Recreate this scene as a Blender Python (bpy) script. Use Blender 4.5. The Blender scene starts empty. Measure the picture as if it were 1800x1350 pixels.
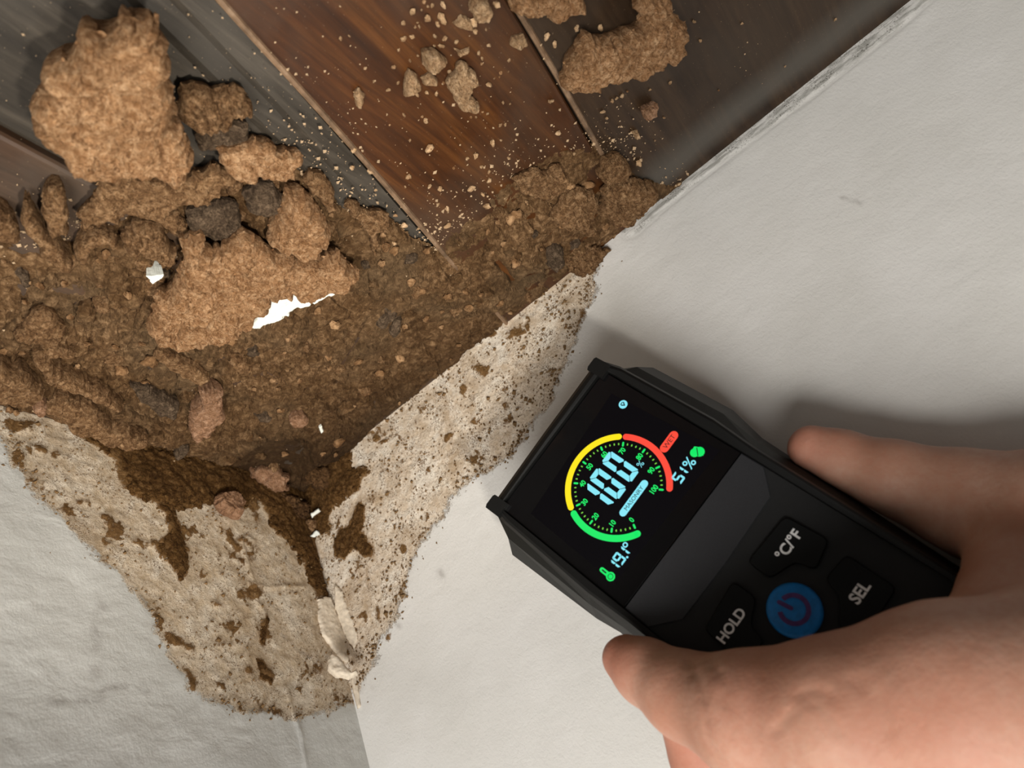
import bpy, bmesh, math, random
import numpy as np
from mathutils import Vector, Matrix
from mathutils.geometry import delaunay_2d_cdt

random.seed(7)
rng = np.random.default_rng(7)
S = bpy.context.scene
COL = S.collection

# ------------------------------------------------------------------ frame of the room
# Everything is measured in millimetres from the corner where the two walls meet the ceiling:
# a1 runs along the right wall, a2 along the left wall, a3 straight down.
R = np.array([[0.75582984, -0.55322968, 0.3502259],
              [0.57451381, 0.30375822, -0.76004265],
              [0.31409416, 0.77567252, 0.54742762]])      # room axes seen from the camera
F, CX, CY = 1352.0, 900.0, 675.0
D = 372.0                                                  # corner's distance in front of the lens
HC = 2.4                                                   # ceiling height (m)
C0 = np.array([(530 - CX) / F, -(852 - CY) / F, -1.0])
CAM = R.T @ (-C0) * D                                      # lens in room millimetres


def W(a):
    a = np.asarray(a, float)
    return np.stack([a[..., 1], a[..., 0], HC * 1000 - a[..., 2]], -1) * 0.001


M3 = np.array([[0, 1, 0], [1, 0, 0], [0, 0, -1.0]])


def rays(px):
    px = np.atleast_2d(np.asarray(px, float))
    r = np.stack([(px[:, 0] - CX) / F, -(px[:, 1] - CY) / F, -np.ones(len(px))], 1)
    return r @ R


def at_depth(x, y, d):
    return CAM + rays((x, y))[0] * d


def on_plane(px, p0, n):
    r = rays(px)
    n = np.asarray(n, float)
    t = ((np.asarray(p0, float) - CAM) @ n) / (r @ n)
    return CAM + r * t[:, None]


# ------------------------------------------------------------------ camera, light, exposure
cam = bpy.data.cameras.new('camera')
camo = bpy.data.objects.new('camera', cam)
COL.objects.link(camo)
rot = Matrix((M3 @ R.T).tolist())
camo.matrix_world = Matrix.Translation(Vector(W(CAM))) @ rot.to_4x4()
cam.sensor_width = 36.0
cam.lens = F / 1800.0 * 36.0
cam.clip_start = 0.005
cam.clip_end = 50
cam.dof.use_dof = True
cam.dof.focus_distance = 0.275
cam.dof.aperture_fstop = 17.0
S.camera = camo

world = bpy.data.worlds.new('world')
S.world = world
world.use_nodes = True
bg = world.node_tree.nodes['Background']
bg.inputs[0].default_value = (1.0, 0.97, 0.925, 1)
bg.inputs[1].default_value = 0.22


def area(name, a, target, size, power, col):
    l = bpy.data.lights.new(name, 'AREA')
    l.shape = 'DISK'
    l.size = size
    l.energy = power
    l.color = col
    o = bpy.data.objects.new(name, l)
    COL.objects.link(o)
    p = Vector(W(np.array(a)))
    o.location = p
    o.rotation_euler = (Vector(W(np.array(target))) - p).to_track_quat('-Z', 'Y').to_euler()
    return o


sp = bpy.data.lights.new('torch', 'SPOT')          # the torch shone at the corner
sp.energy = 3.5
sp.color = (1.0, 0.94, 0.84)
sp.spot_size = math.radians(63)
sp.spot_blend = 1.0
sp.shadow_soft_size = 0.008
spo = bpy.data.objects.new('torch', sp)
COL.objects.link(spo)
spo.location = Vector(W(np.array((205, 200, 265.0))))
spo.rotation_euler = (Vector(W(np.array((92, 105, 10.0)))) - spo.location).to_track_quat('-Z', 'Y').to_euler()
area('room_lamp', (150, 480, 600), (120, 60, 80), 0.30, 4.6, (1.0, 0.98, 0.945))

S.view_settings.view_transform = 'Standard'
S.view_settings.look = 'None'
S.view_settings.gamma = 1.0
S.view_settings.use_curve_mapping = False
S.view_settings.exposure = 0.0

# ------------------------------------------------------------------ numpy noise


def _hash(i, j, k, s):
    h = (i.astype(np.int64) * 374761393 + j.astype(np.int64) * 668265263 + k.astype(np.int64) * 2147483647 + s * 144665) & 0xFFFFFFFF
    h = ((h ^ (h >> 13)) * 1274126177) & 0xFFFFFFFF
    h = ((h ^ (h >> 16)) * 2246822519) & 0xFFFFFFFF
    return ((h ^ (h >> 15)) & 0xFFFFFF) / float(0xFFFFFF)


def vnoise(p, s=0):
    f = np.floor(p)
    t = p - f
    t = t * t * (3 - 2 * t)
    i, j, k = f[:, 0], f[:, 1], f[:, 2]
    o = 0
    for a in (0, 1):
        for b in (0, 1):
            for c in (0, 1):
                w = (t[:, 0] if a else 1 - t[:, 0]) * (t[:, 1] if b else 1 - t[:, 1]) * (t[:, 2] if c else 1 - t[:, 2])
                o = o + w * _hash(i + a, j + b, k + c, s)
    return o * 2 - 1


def fbm(p, octs=4, s=0):
    o, a, n = 0, 1.0, 0
    for q in range(octs):
        o = o + a * vnoise(p * 2 ** q + 17.3 * q, s + q)
        n += a
        a *= 0.5
    return o / n


def worley(p, s=0):
    f = np.floor(p)
    f1 = np.full(len(p), 9.0)
    f2 = np.full(len(p), 9.0)
    for a in (-1, 0, 1):
        for b in (-1, 0, 1):
            for c in (-1, 0, 1):
                i, j, k = f[:, 0] + a, f[:, 1] + b, f[:, 2] + c
                d = np.sqrt((i + _hash(i, j, k, s) - p[:, 0]) ** 2 + (j + _hash(i, j, k, s + 1) - p[:, 1]) ** 2 + (k + _hash(i, j, k, s + 2) - p[:, 2]) ** 2)
                f2 = np.where(d < f1, f1, np.minimum(f2, d))
                f1 = np.minimum(f1, d)
    return f1, f2


def cells(p, s=0):
    """random value of the nearest grain and distance to it"""
    f = np.floor(p)
    f1 = np.full(len(p), 9.0)
    val = np.zeros(len(p))
    for a in (-1, 0, 1):
        for b in (-1, 0, 1):
            for c in (-1, 0, 1):
                i, j, k = f[:, 0] + a, f[:, 1] + b, f[:, 2] + c
                d = (i + _hash(i, j, k, s) - p[:, 0]) ** 2 + (j + _hash(i, j, k, s + 1) - p[:, 1]) ** 2 + (k + _hash(i, j, k, s + 2) - p[:, 2]) ** 2
                m = d < f1
                val = np.where(m, _hash(i, j, k, s + 5), val)
                f1 = np.minimum(f1, d)
    return val - 0.5, np.sqrt(f1)


def poly_sd(pts, poly):
    """signed distance to a polygon, positive inside"""
    pts = np.asarray(pts, float)
    poly = np.asarray(poly, float)
    out = np.empty(len(pts))
    a = poly
    b = np.roll(poly, -1, 0)
    e = b - a
    L2 = (e ** 2).sum(1) + 1e-12
    for q in range(0, len(pts), 20000):
        p = pts[q:q + 20000]
        d = p[:, None, :] - a[None]
        t = np.clip((d * e[None]).sum(2) / L2[None], 0, 1)
        dist = np.sqrt(((d - e[None] * t[..., None]) ** 2).sum(2).min(1))
        cond = (a[None, :, 1] > p[:, 1:2]) != (b[None, :, 1] > p[:, 1:2])
        with np.errstate(divide='ignore', invalid='ignore'):
            xx = a[None, :, 0] + (p[:, 1:2] - a[None, :, 1]) / (b - a)[None, :, 1] * e[None, :, 0]
        ins = ((p[:, 0:1] < xx) & cond).sum(1) % 2 == 1
        out[q:q + 20000] = np.where(ins, dist, -dist)
    return out


def line_d(pts, line):
    pts = np.asarray(pts, float)
    line = np.asarray(line, float)
    o = np.full(len(pts), 1e9)
    for a, b in zip(line[:-1], line[1:]):
        e = b - a
        t = np.clip(((pts - a) @ e) / (e @ e + 1e-12), 0, 1)
        o = np.minimum(o, np.linalg.norm(pts - a - e[None] * t[:, None], axis=1))
    return o


# ------------------------------------------------------------------ object helpers


def link(name, me, mat=None, parent=None, loc=None):
    o = bpy.data.objects.new(name, me)
    COL.objects.link(o)
    if mat is not None and me is not None and not me.materials:
        me.materials.append(mat)
    if parent is not None:
        o.parent = parent
    if loc is not None:
        o.location = loc
    return o


def tag(o, label=None, cat=None, group=None, kind=None):
    if label:
        o['label'] = label
    if cat:
        o['category'] = cat
    if group:
        o['group'] = group
    if kind:
        o['kind'] = kind
    return o


def mk(name, v, f, smooth=True):
    me = bpy.data.meshes.new(name)
    me.from_pydata([tuple(map(float, p)) for p in v], [], [tuple(int(i) for i in q) for q in f])
    me.validate()
    if smooth:
        me.polygons.foreach_set('use_smooth', [True] * len(me.polygons))
    me.update()
    return me


def fix_normals(me):
    bm = bmesh.new()
    bm.from_mesh(me)
    bmesh.ops.recalc_face_normals(bm, faces=bm.faces)
    bm.to_mesh(me)
    bm.free()


def attr(me, name, vals):
    a = me.attributes.new(name, 'FLOAT', 'POINT')
    a.data.foreach_set('value', np.asarray(vals, np.float32))


# ------------------------------------------------------------------ materials
class NT:
    def __init__(self, name):
        self.m = bpy.data.materials.new(name)
        self.m.use_nodes = True
        self.t = self.m.node_tree
        self.b = self.t.nodes['Principled BSDF']

    def n(self, kind, **kw):
        x = self.t.nodes.new(kind)
        for k, v in kw.items():
            setattr(x, k, v)
        return x

    def l(self, a, b):
        self.t.links.new(a, b)

    def setp(self, **kw):
        for k, v in kw.items():
            self.b.inputs[k.replace('_', ' ')].default_value = v

    def coords(self, scale=(1000, 1000, 1000), rnd=False):
        tc = self.n('ShaderNodeTexCoord')
        mp = self.n('ShaderNodeMapping')
        mp.inputs['Scale'].default_value = scale
        self.l(tc.outputs['Object'], mp.inputs['Vector'])
        if rnd:
            oi = self.n('ShaderNodeObjectInfo')
            ml = self.n('ShaderNodeVectorMath', operation='SCALE')
            ml.inputs[0].default_value = (731, 517, 293)
            self.l(oi.outputs['Random'], ml.inputs['Scale'])
            ad = self.n('ShaderNodeVectorMath', operation='ADD')
            self.l(mp.outputs[0], ad.inputs[0])
            self.l(ml.outputs[0], ad.inputs[1])
            return ad.outputs[0]
        return mp.outputs[0]

    def noise(self, vec, scale, detail=4, rough=0.55, dist=0.0):
        x = self.n('ShaderNodeTexNoise')
        x.inputs['Scale'].default_value = scale
        x.inputs['Detail'].default_value = detail
        x.inputs['Roughness'].default_value = rough
        x.inputs['Distortion'].default_value = dist
        self.l(vec, x.inputs['Vector'])
        return x.outputs['Fac']

    def vor(self, vec, scale, feature='F1', rand=1.0):
        x = self.n('ShaderNodeTexVoronoi', feature=feature)
        x.inputs['Scale'].default_value = scale
        x.inputs['Randomness'].default_value = rand
        self.l(vec, x.inputs['Vector'])
        return x.outputs['Distance']

    def ramp(self, fac, stops, interp='LINEAR'):
        x = self.n('ShaderNodeValToRGB')
        x.color_ramp.interpolation = interp
        e = x.color_ramp.elements
        while len(e) < len(stops):
            e.new(0.5)
        for q, (p, c) in zip(e, stops):
            q.position = p
            q.color = (c, c, c, 1) if isinstance(c, (int, float)) else (*c, 1)
        self.l(fac, x.inputs[0])
        return x.outputs[0]

    def mix(self, fac, a, b, blend='MIX'):
        x = self.n('ShaderNodeMix', data_type='RGBA', blend_type=blend)
        for v, i in ((fac, 0), (a, 6), (b, 7)):
            if isinstance(v, (int, float)):
                x.inputs[i].default_value = v
            elif isinstance(v, tuple):
                x.inputs[i].default_value = (*v, 1)
            else:
                self.l(v, x.inputs[i])
        return x.outputs[2]

    def math(self, op, a, b=0.0, clamp=False):
        x = self.n('ShaderNodeMath', operation=op)
        x.use_clamp = clamp
        for v, i in ((a, 0), (b, 1)):
            if isinstance(v, (int, float)):
                x.inputs[i].default_value = v
            else:
                self.l(v, x.inputs[i])
        return x.outputs[0]

    def rng(self, v, a, b, c=0.0, d=1.0):
        x = self.n('ShaderNodeMapRange')
        self.l(v, x.inputs[0])
        for i, q in enumerate((a, b, c, d)):
            x.inputs[i + 1].default_value = q
        return x.outputs[0]

    def att(self, name):
        x = self.n('ShaderNodeAttribute', attribute_name=name)
        return x.outputs['Fac']

    def bump(self, h, strength=0.5, dist=0.001, prev=None):
        x = self.n('ShaderNodeBump')
        x.inputs['Strength'].default_value = strength
        x.inputs['Distance'].default_value = dist
        self.l(h, x.inputs['Height'])
        if prev is not None:
            self.l(prev, x.inputs['Normal'])
        return x.outputs[0]

    def color(self, c):
        if isinstance(c, tuple):
            self.b.inputs['Base Color'].default_value = (*c, 1)
        else:
            self.l(c, self.b.inputs['Base Color'])

    def normal(self, n):
        self.l(n, self.b.inputs['Normal'])


def mud_material(name, dark, mid, light, bump=1.0, pink=0.0):
    m = NT(name)
    v = m.coords(rnd=True)
    n1 = m.noise(v, 0.10, 5, 0.6)
    n2 = m.noise(v, 0.55, 6, 0.7, 0.6)
    vr = m.vor(v, 0.42)
    c = m.ramp(n2, [(0.36, dark), (0.50, mid), (0.64, light)])
    c2 = m.ramp(n1, [(0.3, (0.80, 0.76, 0.72)), (0.7, (1.12, 1.10, 1.08))])
    c = m.mix(1.0, c, c2, 'MULTIPLY')
    n3 = m.noise(v, 1.5, 4, 0.75)
    c = m.mix(m.ramp(n3, [(0.36, 0.75), (0.47, 0.0)]), c, (dark[0] * 0.55, dark[1] * 0.5, dark[2] * 0.45))
    cr = m.vor(v, 1.5)
    c = m.mix(m.ramp(cr, [(0.0, 0.35), (0.25, 0.0)]), c, light)
    m.color(c)
    b1 = m.bump(vr, 0.45 * bump, 0.0012)
    b2 = m.bump(n2, bump, 0.0016, b1)
    m.normal(m.bump(n3, 0.9 * bump, 0.0007, b2))
    m.setp(Roughness=0.95)
    m.b.inputs['Specular IOR Level'].default_value = 0.12
    return m.m


MUD = mud_material('clod_mud', (0.225, 0.110, 0.046), (0.385, 0.215, 0.105), (0.57, 0.365, 0.205))
MUD_PALE = mud_material('pale_mud', (0.32, 0.19, 0.10), (0.46, 0.30, 0.165), (0.60, 0.42, 0.26))
MUD_DULL = mud_material('dull_mud', (0.105, 0.053, 0.022), (0.230, 0.128, 0.060), (0.40, 0.25, 0.132))
MUD_RED = mud_material('reddish_mud', (0.20, 0.105, 0.055), (0.31, 0.172, 0.098), (0.42, 0.26, 0.165), 0.8)
MUD_DARK = mud_material('dark_mud', (0.048, 0.024, 0.010), (0.110, 0.056, 0.022), (0.20, 0.11, 0.05))  # dark mud, its tone also standing in for shade in the corner hollow
MUD_GREY = mud_material('grey_mud', (0.050, 0.033, 0.020), (0.095, 0.064, 0.040), (0.18, 0.125, 0.080), 0.8)


def crust_material():
    m = NT('crust_mud')
    v = m.coords()
    n1 = m.noise(v, 0.045, 5, 0.62, 0.8)
    n2 = m.noise(v, 0.40, 7, 0.72, 0.5)
    n3 = m.noise(v, 1.7, 3, 0.7)
    a = m.ramp(n2, [(0.32, (0.030, 0.0135, 0.0045)), (0.50, (0.072, 0.037, 0.0145)), (0.68, (0.165, 0.094, 0.043))])
    b = m.ramp(n2, [(0.32, (0.050, 0.0245, 0.0095)), (0.5, (0.122, 0.066, 0.029)), (0.66, (0.27, 0.162, 0.082))])
    c = m.mix(m.ramp(n1, [(0.38, 0.0), (0.62, 1.0)]), a, b)
    # long soft grey-brown film of old dust
    n4 = m.noise(v, 0.028, 3, 0.5)
    c = m.mix(m.ramp(n4, [(0.5, 0.0), (0.72, 0.55)]), c, (0.105, 0.070, 0.038))
    dp = m.math('MULTIPLY', m.att('painted_shade'), m.ramp(n1, [(0.30, 0.55), (0.6, 1.0)]))
    c = m.mix(dp, c, (0.024, 0.012, 0.0045))  # darkens the crust colour where shade is painted in
    m.color(c)
    b1 = m.bump(n2, 0.9, 0.0010)
    m.normal(m.bump(n3, 0.6, 0.0004, b1))
    m.setp(Roughness=0.95)
    m.b.inputs['Specular IOR Level'].default_value = 0.12
    return m.m


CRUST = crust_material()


def paint_flake():
    m = NT('white_paint_flake')
    v = m.coords()
    n = m.noise(v, 0.25, 4)
    m.color(m.ramp(n, [(0.35, (0.66, 0.67, 0.60)), (0.65, (0.74, 0.75, 0.68))]))
    m.normal(m.bump(n, 0.5, 0.001))
    m.setp(Roughness=0.6)
    return m.m


FLAKE = paint_flake()


def wood_material(name, base, dark, light, grey, seed, rough=0.38, greying=False):
    m = NT(name)
    v = m.coords((85, 1000, 1000))          # grain runs along world X, away from the right wall
    off = m.n('ShaderNodeVectorMath', operation='ADD')
    m.l(v, off.inputs[0])
    off.inputs[1].default_value = (seed * 13.1, seed * 57.7, seed)
    v = off.outputs[0]
    g1 = m.noise(v, 0.10, 6, 0.6, 1.2)
    g2 = m.noise(v, 0.55, 5, 0.65, 0.3)
    c = m.ramp(g1, [(0.32, dark), (0.5, base), (0.70, light)])
    c = m.mix(m.ramp(g2, [(0.35, 0.55), (0.60, 0.0)]), c, dark)
    iso = m.coords()
    b = m.noise(iso, 0.022, 4, 0.55, 0.5)
    c = m.mix(m.ramp(b, [(0.42, 0.0), (0.68, 0.75)]), c, grey)
    if greying:        # a grey band along the right wall
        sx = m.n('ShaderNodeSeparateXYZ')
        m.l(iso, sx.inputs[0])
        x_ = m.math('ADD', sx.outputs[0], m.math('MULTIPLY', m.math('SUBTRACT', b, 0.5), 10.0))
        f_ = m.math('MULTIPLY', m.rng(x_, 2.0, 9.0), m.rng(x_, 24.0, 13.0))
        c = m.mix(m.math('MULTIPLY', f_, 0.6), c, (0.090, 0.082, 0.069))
    sp = m.noise(iso, 1.4, 2, 0.6)
    c = m.mix(m.ramp(sp, [(0.70, 0.0), (0.76, 0.6)]), c, (0.20, 0.14, 0.09))
    m.color(c)
    m.normal(m.bump(g2, 0.25, 0.0004))
    rr = m.ramp(b, [(0.4, rough), (0.7, rough + 0.25)])
    m.l(rr, m.b.inputs['Roughness'])
    m.b.inputs['Specular IOR Level'].default_value = 0.35
    return m.m


WOOD_RED = wood_material('red_brown_wood', (0.056, 0.0180, 0.0042), (0.020, 0.0065, 0.0018), (0.105, 0.038, 0.0085), (0.050, 0.026, 0.013), 3)
WOOD_GREY = wood_material('grey_worn_wood', (0.036, 0.028, 0.0195), (0.014, 0.0105, 0.007), (0.085, 0.068, 0.050), (0.056, 0.047, 0.036), 5, 0.5)
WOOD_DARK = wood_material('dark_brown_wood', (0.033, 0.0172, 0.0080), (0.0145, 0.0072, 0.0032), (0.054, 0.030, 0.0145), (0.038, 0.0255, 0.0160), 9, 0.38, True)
WOOD_LEFT = wood_material('dull_brown_wood', (0.058, 0.030, 0.016), (0.030, 0.015, 0.007), (0.085, 0.048, 0.026), (0.050, 0.037, 0.026), 12, 0.5)
WOODS = [WOOD_RED, WOOD_GREY, WOOD_DARK, WOOD_LEFT]


def bead_material():
    m = NT('pale_board_edge')
    v = m.coords()
    n = m.noise(v, 0.12, 5, 0.65)
    m.color(m.ramp(n, [(0.35, (0.075, 0.045, 0.025)), (0.55, (0.19, 0.115, 0.065)), (0.72, (0.28, 0.19, 0.12))]))  # board edge coloured paler than the board faces
    m.normal(m.bump(n, 0.5, 0.0006))
    m.setp(Roughness=0.55)
    return m.m


BEAD = bead_material()


def wall_material(name, paint_a, paint_b, sa, sb, sc, speck_lo, bumpy):
    m = NT(name)
    v = m.coords()
    big = m.noise(v, 0.030, 4, 0.55)
    med = m.noise(v, 0.14, 6, 0.62, 0.4)
    fine = m.noise(v, 0.75, 6, 0.7)
    vfine = m.noise(v, 1.7, 3, 0.65)
    # edge of the stained area, broken up by noise
    st = m.att('stain')
    e = m.math('ADD', st, m.math('MULTIPLY', m.math('SUBTRACT', med, 0.5), 14.0))
    e = m.math('ADD', e, m.math('MULTIPLY', m.math('SUBTRACT', fine, 0.5), 7.0))
    smask = m.rng(e, -0.7, 0.9)
    paint = m.mix(m.ramp(big, [(0.35, 0.0), (0.65, 1.0)]), paint_a, paint_b)
    stain = m.ramp(med, [(0.30, sa), (0.50, sb), (0.68, sc)])
    stain = m.mix(m.ramp(fine, [(0.42, 0.60), (0.56, 0.0)]), stain, sa)
    blot = m.noise(v, 0.055, 5, 0.65, 0.6)
    stain = m.mix(m.ramp(blot, [(0.52, 0.0), (0.68, 0.75)]), stain, (sa[0] * 0.72, sa[1] * 0.66, sa[2] * 0.58))
    stain = m.mix(m.ramp(blot, [(0.34, 0.7), (0.46, 0.0)]), stain, sc)
    # flecks of mud caught in the bare plaster
    sp = m.math('ADD', vfine, m.math('MULTIPLY', m.math('SUBTRACT', med, 0.5), 0.55))
    spm = m.ramp(sp, [(speck_lo, 0.0), (speck_lo + 0.045, 1.0)])
    stain = m.mix(m.math('MULTIPLY', spm, 0.85), stain, (0.17, 0.098, 0.046))
    c = m.mix(smask, paint, stain)
    md = m.att('mud')
    me = m.math('ADD', md, m.math('MULTIPLY', m.math('SUBTRACT', fine, 0.5), 5.0))
    me = m.math('ADD', me, m.math('MULTIPLY', m.math('SUBTRACT', med, 0.5), 6.0))
    mm = m.rng(me, -0.5, 0.5)
    mudc = m.ramp(fine, [(0.32, (0.085, 0.042, 0.013)), (0.52, (0.17, 0.088, 0.028)), (0.70, (0.28, 0.16, 0.070))])
    c = m.mix(mm, c, mudc)
    vs_ = m.coords((1000, 180, 1000))
    gs = m.noise(vs_, 0.55, 5, 0.65)
    gr = m.att('grime')
    gm = m.math('MULTIPLY', m.rng(gr, -1.0, 1.2), m.ramp(gs, [(0.43, 0.0), (0.58, 0.75)]))
    gf = m.math('MULTIPLY', m.rng(gr, -1.0, 1.5), m.ramp(vfine, [(0.55, 0.0), (0.63, 0.9)]))
    c = m.mix(gm, c, (0.25, 0.24, 0.21))
    c = m.mix(m.math('MULTIPLY', gf, m.ramp(med, [(0.45, 0.0), (0.55, 1.0)])), c, (0.07, 0.06, 0.045))
    mk_ = m.att('mark')
    c = m.mix(m.math('MULTIPLY', mk_, m.rng(med, 0.38, 0.58, 0.0, 0.42)), c, (0.20, 0.17, 0.15))
    m.color(c)
    wv_ = m.noise(m.coords((1000, 700, 1400)), 0.075, 3, 0.5, 0.8)
    b0 = m.bump(m.math('ADD', wv_, m.math('MULTIPLY', med, 0.35)), bumpy, 0.0022)
    hf = m.math('MULTIPLY', m.mix(smask, m.math('MULTIPLY', fine, 0.25), fine), 1.0)
    m.normal(m.bump(hf, 0.75, 0.0011, b0))
    m.setp(Roughness=0.75)
    m.b.inputs['Specular IOR Level'].default_value = 0.25
    return m.m


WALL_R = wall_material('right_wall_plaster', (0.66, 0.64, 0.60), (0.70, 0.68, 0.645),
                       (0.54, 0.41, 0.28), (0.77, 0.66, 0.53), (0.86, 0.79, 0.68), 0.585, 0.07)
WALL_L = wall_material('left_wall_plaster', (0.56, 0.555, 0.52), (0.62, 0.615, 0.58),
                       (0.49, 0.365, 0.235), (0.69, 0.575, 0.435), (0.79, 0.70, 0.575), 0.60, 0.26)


def simple(name, col, rough=0.5, spec=0.5, bump=0.0, scale=0.8, metallic=0.0):
    m = NT(name)
    v = m.coords()
    n = m.noise(v, scale, 4)
    a = tuple(x * 0.88 for x in col)
    b = tuple(min(1, x * 1.12) for x in col)
    m.color(m.ramp(n, [(0.35, a), (0.65, b)]))
    if bump:
        m.normal(m.bump(n, bump, 0.0004))
    m.setp(Roughness=rough, Metallic=metallic)
    m.b.inputs['Specular IOR Level'].default_value = spec
    return m.m


def glow(name, col, k):
    m = NT(name)
    m.color((0.01, 0.01, 0.01))
    m.b.inputs['Emission Color'].default_value = (*col, 1)
    m.b.inputs['Emission Strength'].default_value = k
    m.setp(Roughness=0.4)
    return m.m


# ------------------------------------------------------------------ traced outlines (photo pixels)
def sc(pts, x0, y0, k):
    return [(x0 + x * k, y0 + y * k) for x, y in pts]


K1 = 700 / 1800


def c1(*p): return sc(p, 0, 0, K1)


def c2(*p): return sc(p, 0, 300, K1)


def c3(*p): return sc(p, 600, 0, K1)


def c4(*p): return sc(p, 0, 700, 700 / 1454)


def c6(*p): return sc(p, 400, 800, 500 / 1227)


def c9(*p): return sc(p, 380, 680, 360 / 1519)


N_CEIL, N_RIGHT, N_LEFT = (0, 0, 1), (0, 1, 0), (1, 0, 0)


def ceil_uv(px, lift=0.0): return on_plane(px, (0, 0, lift), N_CEIL)[:, [0, 1]]


def right_uv(px): return on_plane(px, (0, 0, 0), N_RIGHT)[:, [0, 2]]


def left_uv(px): return on_plane(px, (0, 0, 0), N_LEFT)[:, [1, 2]]


# stained zone and mud stains on each wall
R_STAIN = [(1060, 420), (1045, 510), (1030, 560), (1005, 610), (975, 690), (932, 752), (900, 803), (836, 838), (792, 878), (784, 896), (760, 930),
           (734, 965), (712, 1040), (700, 1078), (668, 1126), (650, 1180), (632, 1215), (600, 1215), (560, 1050), (500, 850), (600, 760), (900, 520)]
R_MUDS = [c6((560, 200), (590, 215), (580, 320), (625, 390), (628, 440), (590, 440), (545, 410), (500, 450), (460, 440), (455, 360), (480, 320), (520, 300), (540, 250)),
          c9((700, 1180), (600, 1160), (440, 1000), (340, 800), (500, 300), (1000, 420), (990, 560), (1010, 600), (1100, 580), (1150, 630), (1080, 680), (1070, 770), (960, 830), (870, 900), (840, 960), (830, 1080), (740, 1060)),
          [(832, 645), (840, 637), (852, 645), (860, 642), (858, 655), (850, 664), (842, 655)], [(1020, 545), (1036, 538), (1030, 556), (1012, 580), (1018, 560)],
          c6((640, 650), (660, 670), (655, 720), (640, 700)), c6((690, 770), (705, 775), (690, 805), (682, 795)), c6((580, 615), (588, 640), (575, 670))]
L_STAIN = c4((-80, 10), (0, 140), (40, 220), (130, 345), (265, 480), (365, 590), (480, 690), (555, 790), (610, 930), (680, 1040), (760, 1095), (850, 1140),
             (1010, 1160), (1110, 1170), (1205, 1130), (1340, 1100), (1300, 700), (1170, 420), (1090, 230), (500, 50))
L_MUDS = [c4((260, 110), (360, 190), (420, 230), (445, 310), (520, 375), (560, 385), (640, 405), (720, 395), (790, 370), (890, 400), (950, 375), (1000, 480), (1080, 545),
             (1140, 690), (1160, 720), (1240, 745), (1220, 440), (1110, 230), (600, 60)),
          c4((560, 370), (640, 400), (660, 480), (690, 560), (690, 640), (660, 670), (630, 610), (590, 580), (565, 540), (615, 480), (600, 430)),
          c4((975, 780), (990, 810), (975, 850), (970, 900), (948, 890), (950, 830)), c4((930, 940), (960, 950), (1000, 1010), (995, 1050), (950, 1020)),
          c4((670, 980), (700, 990), (720, 1030), (705, 1070), (680, 1020)), c4((900, 970), (925, 985), (920, 1015), (895, 1000)),
          c4((600, 850), (640, 870), (720, 910), (700, 925), (620, 890)), c4((760, 735), (800, 740), (815, 760), (780, 760)), c4((365, 420), (400, 425), (395, 450), (372, 440)),
          c4((905, 665), (945, 680), (935, 700), (915, 690)), c4((990, 1135), (1030, 1140), (1015, 1165), (990, 1155))]
L_RIDGES = [c4((945, 685), (1000, 690), (1060, 685), (1110, 690)), c4((880, 515), (905, 505), (930, 520)), c4((880, 515), (895, 570), (910, 620), (930, 670), (940, 740), (970, 780), (960, 830)),
            c4((1045, 1050), (1060, 1110), (1075, 1160), (1100, 1230), (1115, 1340))]
L_MARKS = [(c4((372, 765), (355, 820), (350, 900), (352, 1000)), 2.2), (c4((190, 1110), (280, 1110), (360, 1100), (390, 1055), (500, 1055), (540, 1070)), 1.2), (c4((1030, 860), (1080, 910), (1135, 950)), 0.6),
           (c4((185, 1105), (200, 1112)), 1.8), (c4((355, 1105), (365, 1108)), 1.4), (c4((348, 952), (356, 955)), 1.0)]
R_MARKS = [([(1480, 347), (1498, 352), (1512, 358)], 0.7), (c6((915, 505), (930, 525)), 1.6), (c6((1008, 492), (1010, 497)), 0.7), (c6((735, 735), (742, 740)), 1.2), (c6((625, 1003), (630, 1006)), 0.9)]
R_GRIME = [(1110, 395), (1170, 340), (1300, 240), (1420, 150), (1560, 40), (1640, -30)]

# ------------------------------------------------------------------ walls


def graded(lo, hi, step, far):
    a = list(np.arange(lo, hi + step, step))
    x, s = a[-1], step
    while x < far:
        s = min(s * 1.5, 60)
        x += s
        a.append(x)
    return np.array(a)


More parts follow.
